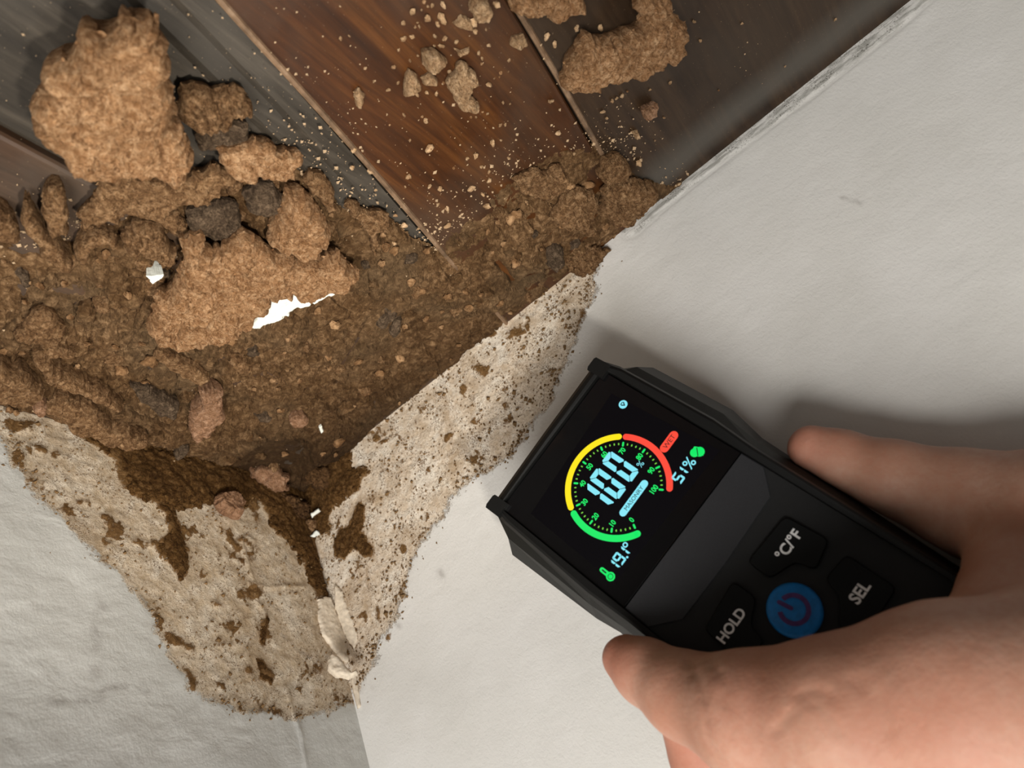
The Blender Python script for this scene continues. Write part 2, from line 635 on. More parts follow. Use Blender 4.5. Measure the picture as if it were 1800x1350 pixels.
def wall(name, us, vs, make, stain, muds, ridges, marks, grime, mat, seed, wavy):
    U, V = np.meshgrid(us, vs, indexing='ij')
    q = np.stack([U.ravel(), V.ravel()], 1)
    p3 = np.c_[q, np.zeros(len(q))]
    st = poly_sd(q, stain)
    md = np.max([poly_sd(q, x) for x in muds], 0)
    md = np.maximum(md, np.minimum(st - 0.5, 9 * fbm(p3 * 0.13, 4, seed + 70) + 2.5 * cells(p3 / 1.8, seed + 80)[0] - (3.1 if seed > 20 else 4.2)))
    h = wavy * fbm(p3 * 0.06, 3, seed) + 0.25 * wavy * fbm(p3 * np.array([0.16, 0.35, 1]), 3, seed + 5)
    h = h + np.clip((st + 2 * fbm(p3 * 0.3, 3, seed + 2)) / 2.0, 0, 1) * (-0.35 + 0.45 * fbm(p3 * 0.45, 4, seed + 9))
    h = h + np.clip(md / 1.5 + 0.3, 0, 1) * (0.5 + 0.8 * fbm(p3 * 0.35, 4, seed + 3))
    mark = np.zeros(len(q))
    for r in ridges:
        h = h + 0.75 * np.exp(-(line_d(q, r) / 0.75) ** 2)
    for ln, w in marks:
        mark = np.maximum(mark, np.exp(-(line_d(q, ln) / w) ** 2))
    gr = np.full(len(q), -5.0)
    if grime is not None:
        gd = line_d(q, grime)
        gr = 5.0 - gd
        h = h + 0.28 * np.exp(-((gd - 3.0) / 2.0) ** 2) * (0.6 + 0.9 * fbm(p3 * 0.15, 3, 3)) - 0.35 * np.exp(-((gd - 5.6) / 0.7) ** 2)
    h = h * np.clip((np.minimum(q[:, 0], q[:, 1])) / 2.0, 0, 1) * np.clip((330 - np.maximum(q[:, 0] - 80, q[:, 1])) / 40, 0, 1)
    nv = len(vs)
    i = np.arange(len(us) - 1)[:, None] * nv + np.arange(nv - 1)[None]
    i = i.ravel()
    me = mk(name, W(make(q, h)), np.stack([i, i + nv, i + nv + 1, i + 1], 1))
    for k, x in (('stain', st), ('mud', md), ('grime', gr), ('mark', mark)):
        attr(me, k, x)
    o = link(name, me, mat)
    return tag(o, None, None, None, 'structure')


wr = wall('wall_right', graded(-6.3, 345, 0.9, 1500), graded(-6.3, 250, 0.9, 1600), lambda q, h: np.stack([q[:, 0], h, q[:, 1]], 1),
          right_uv(R_STAIN), [right_uv(x) for x in R_MUDS], [], [(right_uv(a), b) for a, b in R_MARKS], right_uv(R_GRIME), WALL_R, 11, 0.25)
tag(wr, 'white painted right wall with a muddy stained band under the ceiling')
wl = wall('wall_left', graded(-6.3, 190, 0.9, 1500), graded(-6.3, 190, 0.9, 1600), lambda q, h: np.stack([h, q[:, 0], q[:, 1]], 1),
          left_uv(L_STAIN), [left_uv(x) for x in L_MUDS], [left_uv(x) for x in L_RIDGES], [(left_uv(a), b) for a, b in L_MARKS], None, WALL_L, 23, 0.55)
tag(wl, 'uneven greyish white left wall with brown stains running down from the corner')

# ------------------------------------------------------------------ ceiling of wooden boards
ceiling = bpy.data.objects.new('ceiling', None)
COL.objects.link(ceiling)
ceiling.location = (0, 0, HC)
tag(ceiling, 'dark wooden board ceiling crusted with brown mud in the corner', None, None, 'structure')
LZ = Vector((0, 0, HC))


def edge_line(pa, pb):
    a, b = ceil_uv([pa, pb])
    s = (b[0] - a[0]) / (b[1] - a[1])
    return a[0] - s * a[1], s                       # a1 = c + s*a2


G0 = edge_line((0, 262), (140, 332))
G1 = edge_line((380, 0), (780, 450))
G2 = edge_line((890, 0), (1058, 280))
G0 = (G0[0] - 2, 0.03)
me = mk('backing', W(np.array([(-20, -20, -9.5), (1600, -20, -9.5), (1600, 1600, -9.5), (-20, 1600, -9.5), (-20, -20, -12), (1600, -20, -12), (1600, 1600, -12), (-20, 1600, -12)], float)) - np.array(LZ),
        [(0, 1, 2, 3), (7, 6, 5, 4), (0, 4, 5, 1), (1, 5, 6, 2), (2, 6, 7, 3), (3, 7, 4, 0)], False)
fix_normals(me)
link('backing', me, WOOD_DARK, ceiling)  # unseen board added above the planks to block light through their gaps
edges = [(G0[0] - 112, 0.0), (G0[0] - 56, 0.01), G0, G1, G2, (G2[0] + 150, 0.03)]
while edges[-1][0] < 1400:
    edges.append((edges[-1][0] + 60, max(0.0, edges[-1][1] - 0.03)))
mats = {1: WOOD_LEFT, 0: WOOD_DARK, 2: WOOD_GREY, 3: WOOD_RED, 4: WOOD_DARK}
proud = {2: -1.6, 3: 0.6, 4: 0.2, 1: 0.3}
pos = [i for i, e in enumerate(edges[:-1])]
for i in pos:
    (ca, sa_), (cb, sb_) = edges[i], edges[i + 1]
    z = proud.get(i, 0.2 * (-1) ** i)
    vv, ff = [], []
    prof = [(0.35, -9, 0), (0.35, z - 1.2, 0), (0.9, z - 0.35, 0), (1.9, z, 0), (-1.9, z, 1), (-0.9, z - 0.35, 1), (-0.35, z - 1.2, 1), (-0.35, -9, 1)]
    if i == 2:      # this board's edge towards the next one is worn down to a stepped slope
        prof = [(0.35, -9, 0), (0.35, z - 1.2, 0), (0.9, z - 0.35, 0), (1.9, z, 0), (-17, z, 1), (-14.5, z + 1.3, 1), (-9, z + 0.6, 1), (-7.5, z - 0.6, 1), (-1.0, z - 1.4, 1), (-0.35, -9, 1)]
    if i == 3:      # a rounded bead along the lower edge
        prof = [(0.2, -9, 0), (0.1, z - 0.6, 0), (0.3, z + 0.5, 0), (1.0, z + 0.95, 0), (1.7, z + 0.6, 0), (2.1, z - 0.1, 0), (3.0, z, 0), (-1.9, z, 1), (-0.9, z - 0.35, 1), (-0.35, z - 1.2, 1), (-0.35, -9, 1)]
    if i == 4:
        prof = [(0.2, -9, 0), (0.1, z - 0.6, 0), (0.3, z + 0.4, 0), (0.9, z + 0.75, 0), (1.6, z + 0.45, 0), (2.0, z - 0.1, 0), (3.0, z, 0), (-1.9, z, 1), (-0.9, z - 0.35, 1), (-0.35, z - 1.2, 1), (-0.35, -9, 1)]
    np_ = len(prof)
    steps = [-6, 0, 20, 40, 60, 80, 100, 120, 140, 160, 180, 200, 240, 300, 500, 1000, 1500]
    for t in steps:
        wob = 0.35 * math.sin(t * 0.045 + i)
        for u, a3, side in prof:
            e = (cb + sb_ * t) if side else (ca + sa_ * t)
            if i == 0 and not side:
                e = -20
            vv.append((e + u + wob, t, a3))
    for k in range(len(steps) - 1):
        for j in range(np_ - 1):
            a = k * np_ + j
            ff.append((a, a + 1, a + np_ + 1, a + np_))
        ff.append((k * np_ + np_ - 1, k * np_, (k + 1) * np_, (k + 1) * np_ + np_ - 1))
    ff.append(tuple(range(np_)))
    ff.append(tuple(reversed(range(len(vv) - np_, len(vv)))))
    me = mk('plank', W(np.array(vv)) - np.array(LZ), ff, False)
    fix_normals(me)
    o = link('plank', me, None, ceiling)
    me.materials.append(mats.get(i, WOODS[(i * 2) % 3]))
    if i in (3, 4):
        me.materials.append(BEAD)
        n_lo = np_ - 1
        idx = np.zeros(len(me.polygons), np.int32)
        for pi, p in enumerate(me.polygons):
            cs = [me.vertices[v].index % np_ for v in p.vertices]
            if len(cs) == 4 and max(cs) <= 5:
                idx[pi] = 1
        me.polygons.foreach_set('material_index', idx)
    lab = {1: 'dull brown board beside the left wall', 2: 'grey worn board behind the big mud clod', 3: 'reddish brown board with pale crumbs', 4: 'dark brown board along the right'}.get(i)
    if lab:
        o['label'] = lab

# ------------------------------------------------------------------ mud builders


def field(name, make, poly, res, hfun, mat, edge_noise=1.0, seed=0):
    lo, hi = poly.min(0) - 3, poly.max(0) + 3
    us = np.arange(lo[0], hi[0], res)
    vs = np.arange(lo[1], hi[1], res)
    U, V = np.meshgrid(us, vs, indexing='ij')
    q = np.stack([U.ravel(), V.ravel()], 1)
    p3 = np.c_[q, np.zeros(len(q))]
    sd = poly_sd(q, poly) + edge_noise * 2.2 * fbm(p3 * 0.14, 4, seed + 31) + edge_noise * fbm(p3 * 0.5, 2, seed + 37) + edge_noise * 1.6 * cells(p3 / 1.9, seed + 41)[0]
    h = hfun(q, p3, sd)
    P = make(q, h)
    keep = sd > -0.9
    nv = len(vs)
    i = (np.arange(len(us) - 1)[:, None] * nv + np.arange(nv - 1)[None]).ravel()
    fc = np.stack([i, i + nv, i + nv + 1, i + 1], 1)
    fc = fc[keep[fc].any(1)]
    used = np.unique(fc)
    rm = -np.ones(len(q), int)
    rm[used] = np.arange(len(used))
    me = mk(name, W(P[used]), rm[fc], False)
    fix_normals(me)
    return link(name, me, mat)


def poly_area(p):
    return 0.5 * float(np.sum(p[:, 0] * np.roll(p[:, 1], -1) - p[:, 1] * np.roll(p[:, 0], -1)))


def clod(name, label, px, lift, T, mat, s=0.9, p0=None, n=None, rough=1.0, tilt=(0, 0), seed=None, wfac=0.55, cat='mud clod', group=None, parent=None, embed=0.6, cracks=0.5, gran=1.0, smooth=False):
    """a lump whose outline, seen from the photographer's place, is px; it hangs `lift` mm below its
    bearing surface and is T mm deep in front of that"""
    seed = seed if seed is not None else (hash_name(label) % 9973)
    s = s * 0.55
    on_ceiling = p0 is None
    n = np.array(n if n is not None else N_CEIL, float)
    n /= np.linalg.norm(n)
    p0 = np.array(p0 if p0 is not None else (0, 0, 0), float)
    ref = np.array([1.0, 0, 0]) if abs(n[0]) < 0.9 else np.array([0, 1.0, 0])
    e1 = ref - n * (ref @ n)
    e1 /= np.linalg.norm(e1)
    e2 = np.cross(n, e1)
    if on_ceiling:
        u_ = ceil_uv(px)
        u_ = u_ * 0.75 + u_.mean(0) * 0.25
        dl_ = poly_sd(u_, cp)
        if (dl_ > 1).any():
            lift = max(lift, float(np.median(crust_h(u_[dl_ > 1], np.c_[u_[dl_ > 1], 0 * dl_[dl_ > 1]], dl_[dl_ > 1]))) + 0.6)
    pl = p0 + n * lift
    P = on_plane(px, pl, n) - pl
    poly = np.stack([P @ e1, P @ e2], 1)
    # resample the outline
    out = []
    for a, b in zip(poly, np.roll(poly, -1, 0)):
        k = max(1, int(round(np.linalg.norm(b - a) / (s * 0.9))))
        for j in range(k):
            out.append(a + (b - a) * j / k)
    out = np.array(out)
    cen = poly.mean(0)
    o3 = np.c_[out, np.full(len(out), seed * 0.37)]
    jit = np.stack([fbm(o3 * 0.22, 2, seed), fbm(o3 * 0.22 + 51.3, 2, seed)], 1) * 1.1 + np.stack([fbm(o3 * 0.75, 3, seed + 1), fbm(o3 * 0.75 + 51.3, 3, seed + 1)], 1) * 1.15
    jit += np.stack([cells(o3 / 2.4, seed)[0], cells(o3 / 2.4 + 77, seed)[0]], 1) * 1.1
    jit *= rough * min(1.75, 0.15 + math.sqrt(abs(poly_area(poly))) / 16.0)
    out = out + jit
    lo, hi = out.min(0), out.max(0)
    g = np.stack(np.meshgrid(np.arange(lo[0], hi[0], s), np.arange(lo[1], hi[1], s), indexing='ij'), -1).reshape(-1, 2)
    lr = np.random.default_rng(seed)
    g = g + lr.uniform(-0.3, 0.3, g.shape) * s
    dd = poly_sd(g, out)
    g = g[dd > 0.55 * s]
    pts = [Vector(p) for p in out] + [Vector(p) for p in g]
    res = delaunay_2d_cdt(pts, [], [list(range(len(out)))], 1, 1e-5)
    v2 = np.array([tuple(p) for p in res[0]])
    tri = [tuple(f) for f in res[2]]
    d = np.maximum(poly_sd(v2, out), 0)
    d[d < 1e-3] = 0
    bound = d == 0
    w = max(1e-3, min(wfac * d.max(), 0.7 + 0.28 * T))
    prof = np.sqrt(np.clip(1 - (1 - np.clip(d / w, 0, 1)) ** 2, 0, 1))
    p3 = np.c_[v2, np.full(len(v2), seed * 1.7)]
    wp = p3 + 0.8 * np.stack([fbm(p3 * 0.35, 2, 3), fbm(p3 * 0.35 + 9, 2, 3), 0 * d], 1)
    f1, f2 = worley(wp / 2.6, seed)
    k1_, k2_ = worley(wp / 1.35, seed + 3)
    g1, g2 = worley((p3 + 3.0 * np.stack([fbm(p3 * 0.12, 3, 3), fbm(p3 * 0.12 + 9, 3, 3), 0 * d], 1)) / 10.0, seed + 7)
    rr = min(1.0, T / 4.0)
    soft = np.clip(d / 0.9, 0, 1)
    patch = np.clip(fbm(p3 * 0.11, 2, seed + 33) * 1.6 + 0.65, 0.15, 1.2)
    h = T * prof * (1 + 0.34 * fbm(p3 * 0.075, 4, seed))
    c1_, _ = cells(wp / 2.3, seed + 40)
    c2_, _ = cells(wp / 1.15, seed + 50)
    c3_, _ = cells(wp / 5.5, seed + 60)
    h += 1.15 * soft * rr * gran * (patch * (0.75 * (np.sqrt(np.clip(1 - (f1 / 0.85) ** 2, 0, 1)) - 0.6) + 0.95 * c1_ + 0.85 * c2_) + 0.9 * c3_)
    h += soft * rr * (0.9 * fbm(p3 * 0.40, 4, seed + 4))
    h -= soft * rr * cracks * 3.4 * np.exp(-((g2 - g1) / 0.05) ** 2) * np.clip(fbm(p3 * 0.06, 2, seed + 12) * 1.5 + 0.25, 0, 1)
    h = np.maximum(h, 0.02 * soft)
    tl = (v2 - cen) @ np.array(tilt) + 0.5 * rr * fbm(p3 * 0.3, 2, seed + 21) * (lift > 1.5)
    back = (lift + embed) * np.clip(d / max(1.0, 0.45 * d.max()), 0, 1) ** 0.6
    front3 = pl + v2[:, :1] * e1 + v2[:, 1:] * e2 + n * (tl + h)[:, None]
    back3 = pl + v2[:, :1] * e1 + v2[:, 1:] * e2 + n * (tl - back)[:, None]
    nb = len(v2)
    bi = np.arange(nb) + nb
    bi[bound] = np.nonzero(bound)[0]
    allv = np.concatenate([front3, back3])
    faces = tri + [tuple(int(bi[i]) for i in reversed(f)) for f in tri]
    wv = W(allv)
    c = wv[:nb].mean(0)
    used = np.unique(np.array(faces))
    rm = -np.ones(len(wv), int)
    rm[used] = np.arange(len(used))
    me = mk(name, wv[used] - c, rm[np.array(faces)], smooth)
    fix_normals(me)
    if parent is None:
        o = link(name, me, mat, None, Vector(c))
        tag(o, label, cat, group)
    else:
        o = link(name, me, mat, parent, Vector(c) - parent.location)
        if label:
            o['label'] = label
    return o


def hash_name(t):
    h = 7
    for ch in t:
        h = (h * 131 + ord(ch)) % 1000003
    return h


# ------------------------------------------------------------------ the crust over the corner of the ceiling
CRUST_PX = [(-60, 455), (0, 405), (45, 440), (100, 425), (160, 410), (250, 370), (330, 330), (400, 300), (480, 290), (540, 310), (600, 365), (660, 380), (700, 400), (740, 432), (775, 440), (790, 405),
            (830, 385), (880, 330), (930, 290), (985, 262), (1045, 262), (1090, 290), (1150, 320), (1200, 330), (1100, 450), (1000, 500), (870, 580), (640, 790), (500, 900), (330, 830), (100, 770), (-80, 730)]
HOLLOWS = [((478, 800), 24, 14), ((320, 430), 12, 4), ((385, 380), 20, 3), ((60, 615), 7, 3), ((130, 520), 12, 2.0), ((560, 820), 13, 4), ((330, 690), 9, 3), ((620, 440), 14, 1.8)]
hol = [(ceil_uv([p])[0], r, k) for p, r, k in HOLLOWS]


SLITS = [ceil_uv(x) for x in ([(35, 616), (60, 606), (100, 610), (135, 618)], [(45, 706), (90, 742), (150, 768), (215, 782), (285, 782)], [(55, 690), (75, 678), (88, 702)], [(322, 684), (350, 708), (345, 738)],
                              [(200, 690), (250, 715), (300, 735)], [(520, 360), (560, 400), (580, 430)], [(700, 520), (650, 560), (600, 640)], [(330, 820), (420, 830), (500, 800), (560, 760)], [(870, 450), (900, 490), (960, 470)], [(300, 620), (360, 640), (410, 620)])]


def crust_h(q, p3, sd):
    wp = p3 + 1.2 * np.stack([fbm(p3 * 0.25, 3, 3), fbm(p3 * 0.25 + 9, 3, 3), 0 * sd], 1)
    f1, f2 = worley(wp / 4.2, 3)
    g1, g2 = worley((p3 + 5 * np.stack([fbm(p3 * 0.08, 3, 3), fbm(p3 * 0.08 + 9, 3, 3), 0 * f1], 1)) / np.array([15.0, 11.0, 1]), 8)
    v1, _ = cells(wp / 5.5, 12)
    v2_, _ = cells(wp / 2.2, 14)
    v3, _ = cells((p3 + 4 * np.stack([fbm(p3 * 0.1, 3, 13), fbm(p3 * 0.1 + 9, 3, 13), 0 * f1], 1)) / np.array([14.0, 10.0, 1]), 16)
    core = np.clip(sd / 14, 0, 1)
    thin = 0.35 + 0.65 * np.clip(fbm(p3 * 0.03, 2, 91) * 2.5 + 0.7, 0, 1)
    near_left = np.clip(1 - q[:, 0] / 50, 0, 1)
    near_corner = np.clip(1 - np.hypot(q[:, 0], q[:, 1]) / 60, 0, 1)
    h = 0.6 + core * (1.8 + 3.4 * fbm(p3 * 0.035, 4, 41) + 2.6 * v3) + 5.0 * near_left * core + near_corner * 4.0
    h += (0.3 + 0.7 * core) * thin * (1.0 * (0.5 - f1) + 1.4 * v1 + 1.0 * v2_ + 1.4 * fbm(p3 * 0.30, 4, 45))
    h += near_left * core * 3.2 * fbm(p3 * np.array([0.16, 0.030, 1]), 3, 51)
    h -= 2.4 * core * np.exp(-((g2 - g1) / 0.04) ** 2) * np.clip(fbm(p3 * 0.04, 2, 55) + 0.25, 0, 1)
    for c, r, k in hol:
        h -= k * np.exp(-(((q - c) ** 2).sum(1) / (r * 0.6) ** 2) ** 2)
    for sl_ in SLITS:
        h -= 6.0 * np.exp(-(line_d(q + 0.6 * np.stack([v2_, v1], 1), sl_) / 0.9) ** 2)
    h = np.maximum(h, 0.25 + 0.2 * fbm(p3 * 0.5, 2, 60))
    return np.where(sd > 0, h * np.clip(sd / 1.0, 0, 1) - 0.9 * (1 - np.clip(sd / 1.0, 0, 1)), -1.2)


cp = ceil_uv(CRUST_PX)
cp[:, 0] = np.maximum(cp[:, 0], -0.3)
cp[:, 1] = np.maximum(cp[:, 1], -0.3)
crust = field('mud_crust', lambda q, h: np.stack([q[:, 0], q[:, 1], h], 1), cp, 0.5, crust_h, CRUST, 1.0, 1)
cv = np.array([v_.co[:] for v_ in crust.data.vertices]) * 1000        # x = a2, y = a1
cq = np.stack([cv[:, 1], cv[:, 0]], 1)
painted_shade = 0.72 * np.exp(-(np.maximum(cq[:, 1], 0) / 34.0) ** 2) * np.clip(1.35 - cq[:, 0] / 130, 0, 1) + 0.45 * np.exp(-np.hypot(cq[:, 0], cq[:, 1]) / 26.0)  # dark colour standing in for shade along the right wall and in the corner
painted_shade = painted_shade + 1.1 * np.exp(-(((cq - hol[0][0]) ** 2).sum(1) / 16.0 ** 2))  # shade of the corner hollow, put into the colour
attr(crust.data, 'painted_shade', np.clip(painted_shade + 0.25 * fbm(np.c_[cq * 0.12, 0 * painted_shade], 3, 12) * (painted_shade > 0.1), 0, 0.93))
tag(crust, 'brown crumbly mud crust covering the ceiling boards in the corner', 'mud')


def patch_h(T):
    def f(q, p3, sd):
        f1, f2 = worley(p3 / 3.0, 5)
        h = 0.15 + np.clip(sd / 3.5, 0, 1) * (T * (0.75 + 0.9 * fbm(p3 * 0.12, 4, 71)) + 0.9 * (0.5 - f1))
        h = np.maximum(h, 0.1)
        return np.where(sd > 0, h * np.clip(sd / 0.8, 0, 1) - 0.8 * (1 - np.clip(sd / 0.8, 0, 1)), -1.0)
    return f


MUD_WALL = mud_material('wall_mud', (0.056, 0.025, 0.0065), (0.128, 0.063, 0.018), (0.22, 0.122, 0.047))
pl_ = left_uv(L_MUDS[0])
pl_ = np.maximum(pl_, -0.3)
o = field('mud_smear', lambda q, h: np.stack([h, q[:, 0], q[:, 1]], 1), pl_, 0.55, patch_h(1.5), MUD_WALL, 1.5, 5)
tag(o, 'dark brown mud smeared down the top of the left wall into the corner', 'mud')
pr_ = np.maximum(right_uv(R_MUDS[1]), -0.3)
o = field('mud_smear', lambda q, h: np.stack([q[:, 0], h, q[:, 1]], 1), pr_, 0.55, patch_h(1.5), MUD_WALL, 1.0, 9)
tag(o, 'dark brown mud smeared on the right wall beside the corner', 'mud')
o = field('mud_patch', lambda q, h: np.stack([q[:, 0], h, q[:, 1]], 1), right_uv(R_MUDS[0]), 0.5, patch_h(0.7), MUD_WALL, 0.4, 13)
tag(o, 'ragged brown mud patch alone on the pale right wall below the corner', 'mud')
o = field('mud_streak', lambda q, h: np.stack([h, q[:, 0], q[:, 1]], 1), left_uv(L_MUDS[1]), 0.5, patch_h(0.8), MUD_WALL, 0.5, 17)
tag(o, 'brown mud streak hanging down the stained left wall', 'mud')
o = field('mud_tube', lambda q, h: np.stack([h, q[:, 0], q[:, 1]], 1), left_uv(L_MUDS[2]), 0.4, patch_h(1.0), MUD_WALL, 0.3, 19)
tag(o, 'short reddish brown mud tube low on the stained left wall', 'mud')
o = field('mud_streak', lambda q, h: np.stack([h, q[:, 0], q[:, 1]], 1), left_uv(L_MUDS[3]), 0.4, patch_h(0.7), MUD_WALL, 0.3, 21)
tag(o, 'small ridged brown mud streak at the bottom of the left wall stain', 'mud')

# ------------------------------------------------------------------ the big clods
A = clod('mud_clod', 'largest light brown mud clod, hanging from the grey board', c1((540, 55), (610, 50), (640, 70), (690, 70), (730, 110), (725, 220), (745, 300), (750, 360), (800, 390), (770, 450), (775, 540), (790, 590), (830, 640), (890, 740), (850, 800), (800, 830), (720, 815), (640, 785), (560, 785), (470, 800), (380, 775), (310, 720), (260, 660), (210, 640), (170, 560), (140, 480), (150, 430), (190, 380), (230, 310), (290, 290), (300, 250), (290, 200), (350, 155), (420, 150), (500, 120)), 18, 7, MUD, 0.9, tilt=(0.04, 0.10))
clod('mud_clod', 'dark brown knobbly mud lump tucked beside the largest clod', c1((820, 380), (880, 390), (960, 385), (1050, 390), (1100, 420), (1145, 450), (1140, 500), (1070, 520), (1010, 560), (960, 590), (900, 570), (830, 550), (800, 480), (805, 430)), 5, 5, MUD_DULL, 0.9, gran=1.8)  # darker mud colour stands in for the shade of the largest clod
clod('mud_clod', 'flat mid brown mud plate with ragged top edge under the dark lump', c1((990, 680), (1060, 665), (1110, 640), (1170, 630), (1230, 660), (1260, 700), (1320, 690), (1385, 705), (1350, 750), (1340, 790), (1260, 800), (1190, 810), (1130, 830), (1060, 800), (1010, 740)), 7, 2.5, MUD, 0.9, cracks=0.3)
clod('mud_clod', 'long flat brown mud plate lying just below the largest clod', c1((360, 940), (420, 860), (480, 805), (560, 780), (640, 780), (720, 800), (820, 830), (900, 770), (980, 720), (1010, 760), (1060, 800), (1010, 850), (960, 900), (900, 930), (820, 920), (760, 960), (700, 980), (600, 970), (500, 980), (380, 1025), (355, 990)), 7, 2.6, MUD_DULL, 0.9, cracks=0.4)
clod('mud_clod', 'bright triangular mud clod right above the clod with white paint', c1((1295, 850), (1350, 840), (1400, 890), (1450, 950), (1490, 1010), (1480, 1080), (1430, 1130), (1350, 1140), (1270, 1120), (1215, 1080), (1220, 1020), (1270, 960), (1290, 900)), 9, 7, MUD, 0.9)
Fc = clod('mud_clod', 'broad light brown mud clod with white paint along its lower edge', c2((830, 300), (880, 265), (935, 285), (940, 340), (960, 350), (1040, 310), (1110, 275), (1160, 300), (1210, 340), (1270, 360), (1350, 385), (1430, 390), (1540, 370), (1580, 400), (1615, 455), (1560, 510), (1500, 520), (1430, 545), (1380, 570), (1320, 540), (1250, 550), (1210, 600), (1180, 640), (1125, 690), (1080, 735), (1000, 770), (930, 780), (870, 800), (800, 810), (730, 780), (690, 740), (660, 690), (700, 620), (720, 560), (800, 510), (790, 440), (820, 380)), 12, 5.5, MUD, 0.9, tilt=(0.05, 0.02), cracks=0.8)
clod('paint_layer', 'white paint layer still on the mud', c2((1122, 688), (1185, 640), (1215, 580), (1250, 542), (1310, 530), (1360, 566), (1420, 556), (1470, 528), (1522, 520), (1512, 542), (1430, 595), (1340, 618), (1270, 668), (1190, 714), (1130, 718)), 11.5, 1.4, FLAKE, 0.8, parent=Fc, embed=-8, cracks=0.0, gran=0.3)
clod('mud_clod', 'long finger of dull brown mud slanting beside the left edge plate', c1((100, 910), (130, 930), (180, 990), (230, 1060), (290, 1130), (340, 1190), (320, 1215), (260, 1210), (200, 1150), (140, 1080), (100, 1000)), 9, 3, MUD_DULL, 0.8)
clod('mud_clod', 'upright dull mud lump left of the long flat plate', c1((200, 880), (230, 840), (280, 845), (300, 920), (320, 1000), (310, 1040), (250, 1060), (205, 1040), (190, 950)), 7, 3, MUD_DULL, 0.8, gran=1.4)
clod('mud_clod', 'brown mud plate cut off by the left side of the picture', c1((-60, 930), (0, 940), (50, 970), (100, 1060), (80, 1090), (0, 1080), (-60, 1090)), 8, 3, MUD_DULL, 0.9)
clod('mud_clod', 'angular dull mud lump below the long flat plate, its left end notched', c1((330, 1070), (400, 1040), (450, 1035), (520, 1060), (545, 1100), (500, 1110), (480, 1085), (430, 1100), (410, 1150), (360, 1190), (340, 1130)), 5, 3.5, MUD_DULL, 0.8)
clod('mud_clod', 'crumbling dull mud lump just above the small white paint flake', c1((540, 1060), (610, 1010), (680, 985), (730, 1020), (750, 1050), (790, 1130), (770, 1190), (700, 1150), (640, 1130), (600, 1150), (560, 1100)), 6, 4.5, MUD_DULL, 0.8, gran=1.6)
clod('mud_clod', 'thin strip of mud leaning behind the bright triangular clod', c1((1370, 820), (1400, 780), (1470, 785), (1500, 830), (1530, 940), (1490, 960), (1430, 890), (1400, 860)), 4, 3, MUD_DULL, 0.8)
clod('mud_clod', 'forked mud lump at the foot of the grey board, near the groove', c1((1550, 925), (1600, 905), (1650, 950), (1720, 945), (1760, 965), (1745, 1030), (1700, 1040), (1720, 1100), (1690, 1150), (1670, 1080), (1640, 1000), (1580, 965)), 3.5, 3, MUD_DULL, 0.8)
clod('mud_clod', 'thin folded mud sheet under the long plate, right of the crumbling lump', c1((670, 975), (740, 945), (800, 950), (840, 1010), (845, 1075), (820, 1080), (770, 1040), (720, 1000)), 5, 2, MUD_DULL, 0.8)
clod('mud_clod', 'pointed reddish mud flake hanging above the dark hollow', c2((900, 1000), (950, 985), (1000, 990), (990, 1050), (1010, 1110), (960, 1160), (890, 1225), (845, 1160), (860, 1090), (910, 1050)), 9, 3, MUD_RED, 0.8, cracks=0.1, gran=0.5)
clod('mud_clod', 'small pinkish mud nub on the dark crust right of the pointed flake', c2((1310, 1120), (1370, 1100), (1400, 1120), (1370, 1150), (1320, 1150)), 5, 2.5, MUD_RED, 0.6)
clod('mud_clod', 'pinkish rounded mud clod wedged at the mouth of the dark hollow', c4((905, 250), (960, 235), (1020, 250), (1060, 290), (1060, 330), (1000, 345), (950, 310), (910, 290)), 0, 5, MUD_RED, 0.8, p0=(9, 9, 9), n=(0.5, 0.5, 0.7), embed=8)
clod('mud_clod', 'flat reddish mud clod stuck at the top of the left wall', c4((790, 350), (850, 345), (890, 390), (870, 440), (820, 420), (780, 390)), 0, 3.5, MUD_RED, 0.8, p0=(3, 0, 0), n=N_LEFT, embed=4, cracks=0.1)
